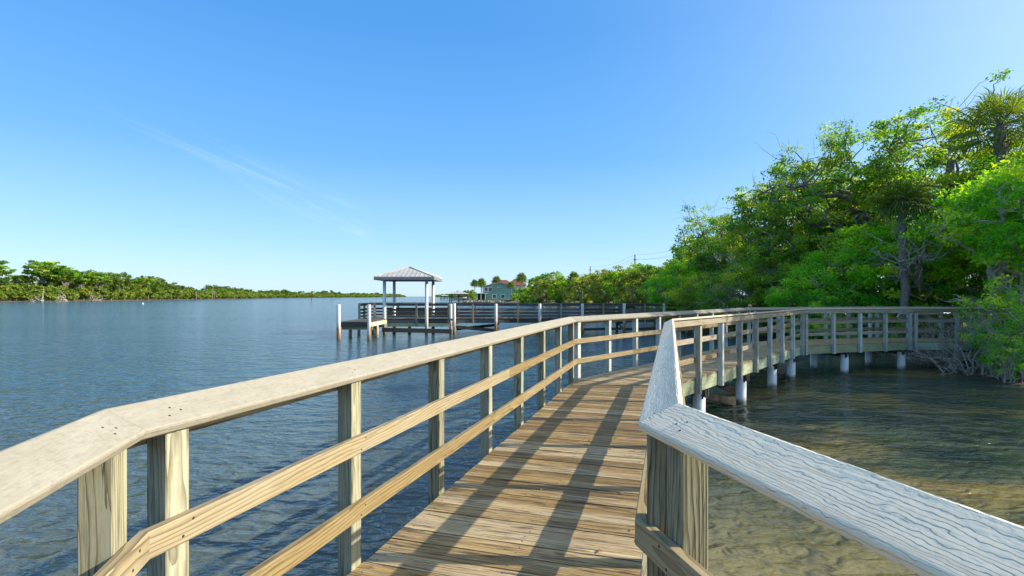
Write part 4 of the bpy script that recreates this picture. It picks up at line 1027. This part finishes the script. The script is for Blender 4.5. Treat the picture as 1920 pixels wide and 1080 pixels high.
# prop roots and debris on the mud
rg = np.random.default_rng(5); db = MB()
for k in range(420):
    x = rg.uniform(12.5, 19); y = rg.uniform(11, 24); h = gz(x, y)
    if h < 0.02: continue
    a = rg.uniform(0, PI); l = rg.uniform(0.08, 0.5); c, s_ = math.cos(a) * l, math.sin(a) * l
    db.tube([(x - c, y - s_, h + 0.01), (x, y, h + rg.uniform(0.02, 0.09)), (x + c, y + s_, h + rg.uniform(0.0, 0.12))], [0.012, 0.010, 0.005], 4, cap=False)
for k in range(200):
    x = rg.uniform(13.3, 17.5); y = rg.uniform(12, 24); h = gz(x, y)
    if h < 0.0: continue
    db.tube([(x, y, h - 0.05), (x + rg.uniform(-.05, .05), y, h + rg.uniform(0.1, 0.3))], [0.012, 0.006], 4, cap=False)
o = db.build('twig_litter', BK['pale']); tag(o, 'fallen twigs and stick-like roots littering the muddy shore', 'litter', None, 'stuff')

# right bank in the middle distance, one tree after the other
MIDL = [  # x, y, H, key, label
    (17.5, 55, 5.4, 'midB', 'mid-green bush at the waterline first beyond the oaks'), (19.5, 62, 5.7, 'midA', 'olive green tree catching the sun left of the dark oaks'),
    (17.0, 70, 6.1, 'midA', 'yellowish bush low by the water below the taller utility pole'), (22.5, 76, 6.4, 'midB', 'broad green tree just right of the taller utility pole'),
    (18.0, 82, 6.6, 'midB', 'green bush third along the far waterline'), (23.0, 92, 7.6, 'midC', 'dark rounded tree under the wires left of the taller pole'),
    (17.0, 96, 6.7, 'midA', 'sunlit olive bush in the middle of the far waterline'), (20.5, 108, 7.7, 'midA', 'light green tree between the two utility poles'),
    (14.8, 112, 6.8, 'midA', 'pale dry-looking bush at the waterline'), (17.0, 124, 7.1, 'midB', 'green tree in front of the smaller utility pole'),
    (11.8, 128, 7.0, 'midB', 'green waterside bush left of the pale dry-looking one'), (13.5, 140, 7.0, 'midA', 'yellow-green tree left of the smaller utility pole'),
    (9.0, 145, 7.8, 'midA', 'bright bush on the shore below the big dark round tree'), (12.0, 165, 9.7, 'midC', 'big dark round tree right of the houses'),
    (5.8, 158, 6.2, 'midB', 'small green bush at the corner of the lawn'), (15.5, 158, 7.5, 'midC', 'dark tree touching the right side of the big round one'),
    (3.6, 172, 4.1, 'midB', 'bush between the teal house and the round tree'), (9.0, 178, 9.2, 'midB', 'tree just behind the red-roofed house corner'),
    (26.0, 100, 8.2, 'midB', 'tree behind the row, showing over the waterside bushes'), (29.0, 85, 8.5, 'midC', 'dark tree farther inland behind the green row'),
    (25.0, 66, 9.5, 'midC', 'dark tree inland of the olive one'), (21.0, 130, 7.5, 'midC', 'dark crown farther inland behind the smaller pole'),
]
for k, (x, y, h, key, lb) in enumerate(MIDL): put(key, 'bushy_tree', x, y, h / 8.0 * 1.06, k * 1.3, lb, 'tree', 'trees along the far right bank', sz=h / 8.0)
for (x, y, h, lb) in ((16.0, 134, 7.8, 'palm standing above the row of bushes, right of the big round tree'), (-15.6, 222, 8.6, 'left palm of the clump beside the white porch'), (-13.4, 224, 9.2, 'right palm of the clump beside the white porch'), (-8.0, 262, 11.5, 'palm behind the teal house in front of the red roof'),
                      (-0.6, 216, 7.6, 'dark palm in front of the right end of the teal house'), (4.2, 238, 12.0, 'palm at the right end of the red roofs'), (-15.0, 262, 9.2, 'small palm farther off behind the teal house chimney side')):
    put('farpalm', 'palm_tree', x, y, h / 8.6, x, lb, 'palm', 'palms around the far houses')
for (x, y, h, key, lb) in ((3.5, 208, 5.0, 'midC', 'dark bush in front of the right corner of the teal house'), (0.8, 204, 3.4, 'midB', 'low green bush on the lawn before the teal house'), (6.5, 214, 6.0, 'midB', 'bush right of the house lawn'), (-16.2, 219, 3.2, 'midB', 'low bush at the foot of the palm clump'), (-21, 236, 4.5, 'midA', 'bush behind the boathouse')):
    put(key, 'bush', x, y, h / 8.0, x * 2, lb, 'bush', 'bushes around the teal house', sz=h / 8.0)

# ------------------------------------------------------------------ houses, boathouses, poles
MAT['teal'] = simple('teal_siding', (0.20, 0.36, 0.33), 0.7, 0, 1.5, 0.08); MAT['white'] = simple('white_trim', (0.78, 0.78, 0.75), 0.6, 0, 3, 0.08)
MAT['shingle'] = simple('grey_shingle', (0.36, 0.34, 0.31), 0.85, 0, 3, 0.25); MAT['tile'] = simple('red_roof_tile', (0.19, 0.075, 0.04), 0.8, 0, 2.5, 0.3)
MAT['glass'] = simple('window_glass', (0.05, 0.08, 0.11), 0.08, 0, 1, 0.2); MAT['cream'] = simple('cream_wall', (0.55, 0.48, 0.38), 0.8, 0, 2, 0.1)
MAT['darkin'] = simple('dark_screen', (0.035, 0.03, 0.035), 0.8, 0, 3, 0.3); MAT['riprap'] = simple('riprap_stone', (0.42, 0.38, 0.31), 0.9, 0, 1.4, 0.5, 0.3)
MAT['lawn'] = simple('lawn_grass', (0.13, 0.22, 0.03), 0.9, 0, 0.6, 0.3); MAT['black'] = simple('dark_timber', (0.05, 0.045, 0.04), 0.8, 0, 3, 0.3)
MAT['hull'] = simple('boat_hull', (0.72, 0.72, 0.70), 0.3, 0, 2, 0.05); MAT['blue'] = simple('boat_cover', (0.05, 0.07, 0.14), 0.7, 0, 3, 0.2)
def under_root(o, r): o.parent = r; o.location = Vector(o.location) - r.location; return o
HY = 226.0
hs_ = empty('house', (-5.0, HY + 4, 0.85)); tag(hs_, 'two-storey teal house with white-framed windows on the far lawn', 'house')
m = MB()
# lower gabled wing (gable towards the water), upper block behind it
m.slab([(-11.2, HY, 0.8), (2.6, HY, 0.8), (2.6, HY, 4.6), (-2.6, HY, 7.0), (-11.2, HY, 3.7)], (0, 9, 0))
m.slab([(-12.6, HY + 1.4, 3.4), (2.0, HY + 1.4, 3.4), (2.0, HY + 1.4, 6.5), (-5.0, HY + 1.4, 8.25), (-12.6, HY + 1.4, 6.9)], (0, 8, 0))
under_root(m.build('wall', MAT['teal']), hs_)
m = MB()
for (p, q) in (((-11.8, 3.45), (-2.5, 7.1)), ((-2.5, 7.1), (3.2, 4.4))): m.slab([(p[0], HY - 0.5, p[1]), (q[0], HY - 0.5, q[1]), (q[0], HY - 0.5, q[1] + 0.25), (p[0], HY - 0.5, p[1] + 0.25)], (0, 9.8, 0))
for (p, q) in (((-13.2, 6.75), (-4.9, 8.3)), ((-4.9, 8.3), (2.8, 6.3))): m.slab([(p[0], HY + 0.8, p[1]), (q[0], HY + 0.8, q[1]), (q[0], HY + 0.8, q[1] + 0.25), (p[0], HY + 0.8, p[1] + 0.25)], (0, 9.4, 0))
under_root(m.build('roof', MAT['shingle']), hs_)
def window(root, x0, x1, z0, z1, y, t=0.18):
    f = MB()
    for (a, b, c, d_) in ((x0 - t, x1 + t, z1, z1 + t), (x0 - t, x1 + t, z0 - t, z0), (x0 - t, x0, z0, z1), (x1, x1 + t, z0, z1)): f.box(((a + b) / 2, y - 0.08, (c + d_) / 2), (b - a, 0.16, d_ - c))
    f = under_root(f.build('window', MAT['white']), root)
    g = MB(); g.box(((x0 + x1) / 2, y - 0.03, (z0 + z1) / 2), (x1 - x0 - 0.004, 0.05, z1 - z0 - 0.004)); g = g.build('pane', MAT['glass']); g.parent = f; g.location = -(root.location)
    g.matrix_parent_inverse.identity(); g.location = (0, 0, 0); return f
for (a, b, c, d_, y) in ((-8.35, -6.85, 1.7, 3.2, HY), (-4.7, -3.2, 1.7, 3.2, HY), (-11.9, -10.6, 4.75, 6.25, HY + 1.4), (-10.2, -8.7, 4.75, 6.25, HY + 1.4), (-6.3, -4.9, 5.6, 6.3, HY + 1.4)): window(hs_, a, b, c, d_, y)
m = MB(); m.box((-13.4, HY - 1.2, 3.75), (5.4, 3.4, 0.25)); under_root(m.build('porch_roof', MAT['white']), hs_)
for xx in (-15.9, -14.9, -13.2, -11.4): m = MB(); m.box((xx, HY - 2.7, 2.2), (0.28, 0.28, 2.9)); under_root(m.build('porch_post', MAT['white']), hs_)
m = MB(); m.box((-13.4, HY + 0.4, 2.2), (5.0, 0.3, 2.9)); under_root(m.build('porch_screen', MAT['darkin']), hs_)
h2 = empty('house', (0, 262, 0.85)); tag(h2, 'large house with brown-red hipped roofs behind the teal house', 'house')
m = MB(); m.box((-5.2, 262, 4.45), (11.5, 9.5, 7)); m.box((2.4, 264, 4.5), (8.8, 10.6, 7.1)); under_root(m.build('wall', MAT['cream']), h2)
def hip(cx, cy, wx, wy, z0, z1, ridge, name='roof'):
    m = MB(); a = [(cx - wx / 2, cy - wy / 2, z0), (cx + wx / 2, cy - wy / 2, z0), (cx + wx / 2, cy + wy / 2, z0), (cx - wx / 2, cy + wy / 2, z0)]; r1, r2 = (cx - ridge / 2, cy, z1), (cx + ridge / 2, cy, z1)
    m.face(a[::-1]); m.face([a[0], a[1], r2, r1]); m.face([a[2], a[3], r1, r2]); m.face([a[1], a[2], r2]); m.face([a[3], a[0], r1]); return m
under_root(hip(-5.2, 262, 13, 11, 7.9, 10.7, 5).build('roof', MAT['tile']), h2); under_root(hip(2.4, 264, 10, 12, 8.0, 11.2, 3).build('roof', MAT['tile']), h2)
for xx in (0.2, 3.4): window(h2, xx - 0.6, xx + 0.6, 4.5, 6.3, 258.7)
def boathouse(x0, x1, y, eave, apex, lb, hullcol='hull'):
    r = empty('boathouse', ((x0 + x1) / 2, y, 0)); tag(r, lb, 'boathouse')
    under_root(hip((x0 + x1) / 2, y, x1 - x0, 7, eave, apex, (x1 - x0) * 0.25).build('roof', MAT['tin']), r)
    m = MB(); m.box(((x0 + x1) / 2, y, eave - 0.15), (x1 - x0 - 0.6, 6.4, 0.28)); under_root(m.build('beam', MAT['black']), r)
    for xx in (x0 + 0.5, (x0 + x1) / 2, x1 - 0.5):
        for yy in (y - 3, y + 3): m = MB(); m.tube([(xx, yy, -1), (xx, yy, eave - 0.25)], 0.17, 8); under_root(m.build('post', MAT['black']), r)
    m = MB(); m.box(((x0 + x1) / 2, y - 2.6, 0.95), (x1 - x0 - 0.4, 1.2, 0.22)); m.box((x0 + 1.2, y, 0.951), (2.0, 6.0, 0.2)); under_root(m.build('deck', MAT['pier']), r); return r
boathouse(-25.7, -17.6, 214, 3.45, 4.45, 'open boathouse with a low pale hipped roof left of the teal house')
boathouse(-52.0, -46.5, 380, 2.9, 3.7, 'small distant boathouse farther up the river, left of the nearer one')
def boat(x, y, z, L, lb, cover, rz=0.0):
    r = empty('boat', (x, y, z), rz); tag(r, lb, 'boat')
    m = MB(); W = L * 0.17; secs = []
    for k in range(9):
        f = k / 8; wd = W * (1 - max(0, (f - 0.45) / 0.55) ** 2.2); kx = -L / 2 + L * f; rise = 0.25 * f * f
        secs.append([(kx, -wd, 0.75 + rise), (kx, -wd * 0.85, 0.3 + rise), (kx, 0, rise * 1.4), (kx, wd * 0.85, 0.3 + rise), (kx, wd, 0.75 + rise)])
    for a, b in zip(secs[:-1], secs[1:]):
        for i in range(4): m.face([a[i], a[i + 1], b[i + 1], b[i]])
        m.face([a[4], a[0], b[0], b[4]])
    m.face(secs[0]); o = m.mesh('hull', MAT['hull']); link('hull', o, r)
    m = MB(); m.box((-0.1 * L, 0, 1.05), (L * 0.34, W * 1.5, 0.55), taper=0.75); link('cover', m.mesh('cover', cover), r)
    m = MB(); m.box((-L / 2 - 0.15, 0, 0.85), (0.3, 0.35, 0.7), taper=0.8); link('outboard_motor', m.mesh('outboard_motor', MAT['black']), r)
boat(-20.8, 213.2, 1.25, 5.2, 'small motorboat with a dark cover hanging in the open boathouse', MAT['blue'])
r_ = np.random.default_rng(3)
rk = MB()
for k in range(170):
    t = r_.random(); x = -19.5 + 17 * t; y = 206.6 - 3.2 * t + r_.uniform(-1.2, 0.6); s = r_.uniform(0.35, 0.85)
    i = len(rk.v); rk.box((x, y, 0.18 + r_.uniform(-0.1, 0.45)), (s, s * r_.uniform(0.7, 1.2), s * 0.8), r_.uniform(0, 3), taper=r_.uniform(0.5, 0.8))
o = rk.build('riprap', MAT['riprap']); tag(o, 'pale riprap stones along the edge of the house lawn', 'riprap', None, 'stuff')
lw = MB(); lw.face([(-17, 208.5, 0.93), (4, 205.0, 0.93), (10, 224, 0.93), (-17, 226, 0.93)]); o = lw.build('lawn', MAT['lawn']); tag(o, kind='structure')

def pole(x, y, h, lb):
    r = empty('utility_pole', (x, y, 0.8)); tag(r, lb, 'utility pole', 'utility poles over the right bank')
    m = MB(); m.tube([(0, 0, -0.5), (0, 0, h)], [0.20, 0.13], 8); link('shaft', m.mesh('shaft', MAT['pier']), r)
    m = MB(); m.box((0, 0, h - 1.2), (0.9, 0.12, 0.12)); link('crossarm', m.mesh('crossarm', MAT['pier']), r)
    return [Vector((x - 0.8, y, 0.8 + h - 1.1)), Vector((x, y, 0.8 + h)), Vector((x + 0.8, y, 0.8 + h - 1.1))]
pa = pole(26.2, 175, 11.7, 'shorter-looking utility pole above the trees right of the big round tree'); pb = pole(29.4, 125, 11.6, 'taller-looking utility pole above the trees where the wires dip'); pc = pole(33.0, 78, 11.6, 'utility pole hidden behind the dark oaks, holding the right end of the wires')
for k in range(3):
    m = MB()
    for (a, b) in ((pa[k], pb[k]), (pb[k], pc[k])):
        m.tube([a + (b - a) * (i / 10) + Vector((0, 0, -1.0 * 4 * (i / 10) * (1 - i / 10))) for i in range(11)], 0.017, 4)
    o = m.build('power_line', MAT['black']); tag(o, ('thin wire strung on the left side of the utility poles', 'highest thin wire over the tops of the utility poles', 'thin wire strung on the right side of the utility poles')[k], 'wire', 'wires above the trees')

# ------------------------------------------------------------------ left shore
rg = np.random.default_rng(77)
def shore_xy(y): return float(np.interp(y, [p[1] for p in SH_L], [p[0] for p in SH_L]))
Cs = []; Rd = []; Tn = []; tk = MB()
ylist = []
y = 150.0
while y < 3200:
    ylist.append(y); y += 2.0 + (y - 150) * 0.0075
for y in ylist:
    row = [(rg.uniform(1, 5), rg.uniform(2.2, 4.2), 1.5), (rg.uniform(6, 13), rg.uniform(4.0, 6.5), 2.2), (rg.uniform(14, 22), rg.uniform(6.0, 9.0), 2.6), (rg.uniform(24, 42), rg.uniform(7.5, 11.0), 3.2)]
    sc2 = 1 + (y - 150) / 900.0
    for (dx, h, r) in row:
        x = shore_xy(y) - dx * (1 + (y > 600) * 0.5); yy = y + rg.uniform(-2, 2)
        hh = 1.02 * h * (1.0 + 0.35 * math.sin(yy * 0.021 + 1) * (dx > 12)) * (1.18 if 265 < yy < 420 and dx > 12 else 1.0)
        r *= sc2 ** 0.8; nC = 11 if y < 700 else 7
        for _ in range(nC):
            d = rg.normal(size=3); d /= np.linalg.norm(d); Cs.append((x + d[0] * r, yy + d[1] * r, max(0.7, 0.8 + hh * 0.62 + d[2] * hh * 0.38))); Rd.append(r * 0.62); Tn.append(float(np.clip(rg.normal(0.62 if dx < 13 else 0.42, 0.22), 0, 1)))
        if y < 620 and rg.random() < 0.6:
            tk.tube([(x, yy, 0), (x + rg.uniform(-1, 1), yy + rg.uniform(-1, 1), hh * 0.9)], [0.14, 0.05], 4, cap=False, mat=0)
            for _ in range(3):
                a = np.array([x, yy, hh * rg.uniform(.4, .8)]); tk.tube([a, a + rg.normal(size=3) * np.array([1.6, 1.6, .9])], [0.08, 0.03], 4, cap=False)
V, F, T = leaves(rg, np.array(Cs), np.array(Rd), 34, 0.95, np.array(Tn), 0.55, 0.7, 0.7)
# leaves grow with distance only as the crowns merge into a far wood
sc3 = np.repeat(np.array([1 + (c[1] - 150) / 700 for c in Cs]), 34 * 4)[:, None]
ctr_ = np.repeat(V.reshape(-1, 4, 3).mean(1), 4, 0); V = ctr_ + (V - ctr_) * sc3
LM['far'] = leaf_mat('far_wood_leaves', (0.055, 0.105, 0.020), (0.14, 0.215, 0.026), (0.31, 0.36, 0.045), 0.4)
o = link('far_wood', npmesh('far_wood', V, F, LM['far'], {'tone': T})); tag(o, 'low green scrub wood lining the far left shore of the river', 'wood', None, 'stuff')
o2 = tk.build('bare_stems', BK['pale']); o2.parent = o
for k, (px, yy, s, lb) in enumerate(((-20, 232, 1.05, 'pine cut by the left border above the scrub'), (22, 262, 0.74, 'short pine left of the tallest umbrella-shaped one'), (82, 258, 1.12, 'tallest umbrella-shaped pine on the far left shore'), (125, 262, 0.98, 'pine just right of the tallest umbrella-shaped one'),
                                     (152, 270, 0.86, 'ragged pine third from the tallest, above the scrub'), (183, 278, 0.84, 'right end pine of the tall clump on the far left shore'), (105, 275, 0.9, 'pine half hidden behind the tallest one'),
                                     (268, 330, 0.80, 'lone rounded tree rising from the scrub right of the pine clump'))):
    x = (px - 960) / 980 * yy; put('pine', 'pine_tree', x, yy, s, k * 1.1, lb, 'tree', 'tall pines on the far left shore', z=0.6)
rb = np.random.default_rng(9)
# far end of the river
Cs = []; Rd = []; Tn = []
for k in range(420):
    y = rb.uniform(420, 2600); side = float(np.interp(y, [p[1] for p in SH_R], [p[0] for p in SH_R])); x = side + rb.uniform(2, 18); Cs.append((x, y, rb.uniform(1.5, 5.0 + y / 700))); Rd.append(3 + y / 500); Tn.append(rb.uniform(0.1, 0.6))
V, F, T = leaves(rb, np.array(Cs), np.array(Rd), 30, 2.6, np.array(Tn), 0.6, 0.7, 0.7)
o = link('distant_wood', npmesh('distant_wood', V, F, LM['far'], {'tone': T})); tag(o, 'thin line of distant trees where the river meets the sky', 'wood', None, 'stuff')
# old pilings, driftwood, beacon, float
for k, (px, yy, h, lb) in enumerate(((325, 372, 6.2, 'leftmost old grey piling in front of the far left shore'), (368, 382, 5.6, 'old grey piling second from the left off the far shore'), (398, 384, 5.6, 'left one of the close pair of old pilings'), (402, 386, 6.0, 'right one of the close pair of old pilings'))):
    x = (px - 960) / 980 * yy; m = MB(); m.tube([(0, 0, -1.5), (0, 0, h)], [0.19, 0.16], 8); o = link('old_piling', m.mesh('old_piling', BK['grey']), None, (x, yy, 0)); tag(o, lb, 'piling', 'old pilings off the far left shore')
DR = bare_mesh(41, 4.0, 0.9, 4, 2, r0=0.22, up=0.15)
for (px, yy, r, lb) in ((78, 232, 0.4, 'bleached driftwood trunk lying at the far left waterline'), (125, 246, 2.2, 'tangle of bleached roots at the far left waterline'), (170, 262, 4.0, 'grey driftwood pile right of the tangled roots')):
    x = (px - 960) / 980 * yy; o = link('driftwood', DR, None, (x, yy, 0.25)); o.rotation_euler = (0, 0, r); tag(o, lb, 'driftwood', 'driftwood on the far left shore')
bc = empty('channel_marker', ((584 - 960) / 980 * 334, 334, 0)); tag(bc, 'red triangular channel marker on a post in the river', 'channel marker')
MAT['red'] = simple('red_marker_board', (0.65, 0.05, 0.02), 0.5, 0, 3, 0.1)
m = MB(); m.tube([(0, 0, -1), (0, 0, 3.0)], 0.16, 8); link('post', m.mesh('post', MAT['pier']), bc)
m = MB(); m.slab([(-0.75, -0.2, 2.5), (0.75, -0.2, 2.5), (0, -0.2, 3.9)], (0, 0.05, 0)); link('board', m.mesh('board', MAT['red']), bc)
m = MB(); m.tube([(0, 0, -0.2), (0, 0, 0.0), (0, 0, 0.25), (0, 0, 0.4)], [0.2, 0.28, 0.24, 0.08], 10); o = link('float', m.mesh('float', MAT['white']), None, ((268 - 960) / 980 * 168, 168, 0)); tag(o, 'small white float on the open water near the far left shore', 'float')

rg = np.random.default_rng(55); lf = MB()
for k in range(75):
    i = int(rg.integers(1, 4)); t = rg.random(); a = v3(LP[i]); b = v3(LP[i + 1]); c = v3(RP[i]); e = v3(RP[i + 1]); u = 0.04 + 0.92 * (rg.random() ** (0.6 if k % 2 else 1.6))
    p = (a + (b - a) * t) * (1 - u) + (c + (e - c) * t) * u; an = rg.uniform(0, 6.28); l = rg.uniform(0.018, 0.034); ca, sa = math.cos(an) * l, math.sin(an) * l; z = DECK + 0.006
    lf.face([(p.x - ca, p.y - sa, z), (p.x + sa * 0.45, p.y - ca * 0.45, z + 0.006), (p.x + ca, p.y + sa, z + rg.uniform(0.001, 0.012)), (p.x - sa * 0.45, p.y + ca * 0.45, z + 0.006)])
o = lf.build('fallen_leaves', simple('dry_leaf', (0.30, 0.17, 0.06), 0.7, 0, 20, 0.5)); tag(o, 'dry brown leaves scattered on the boardwalk planks', 'leaves', None, 'stuff')
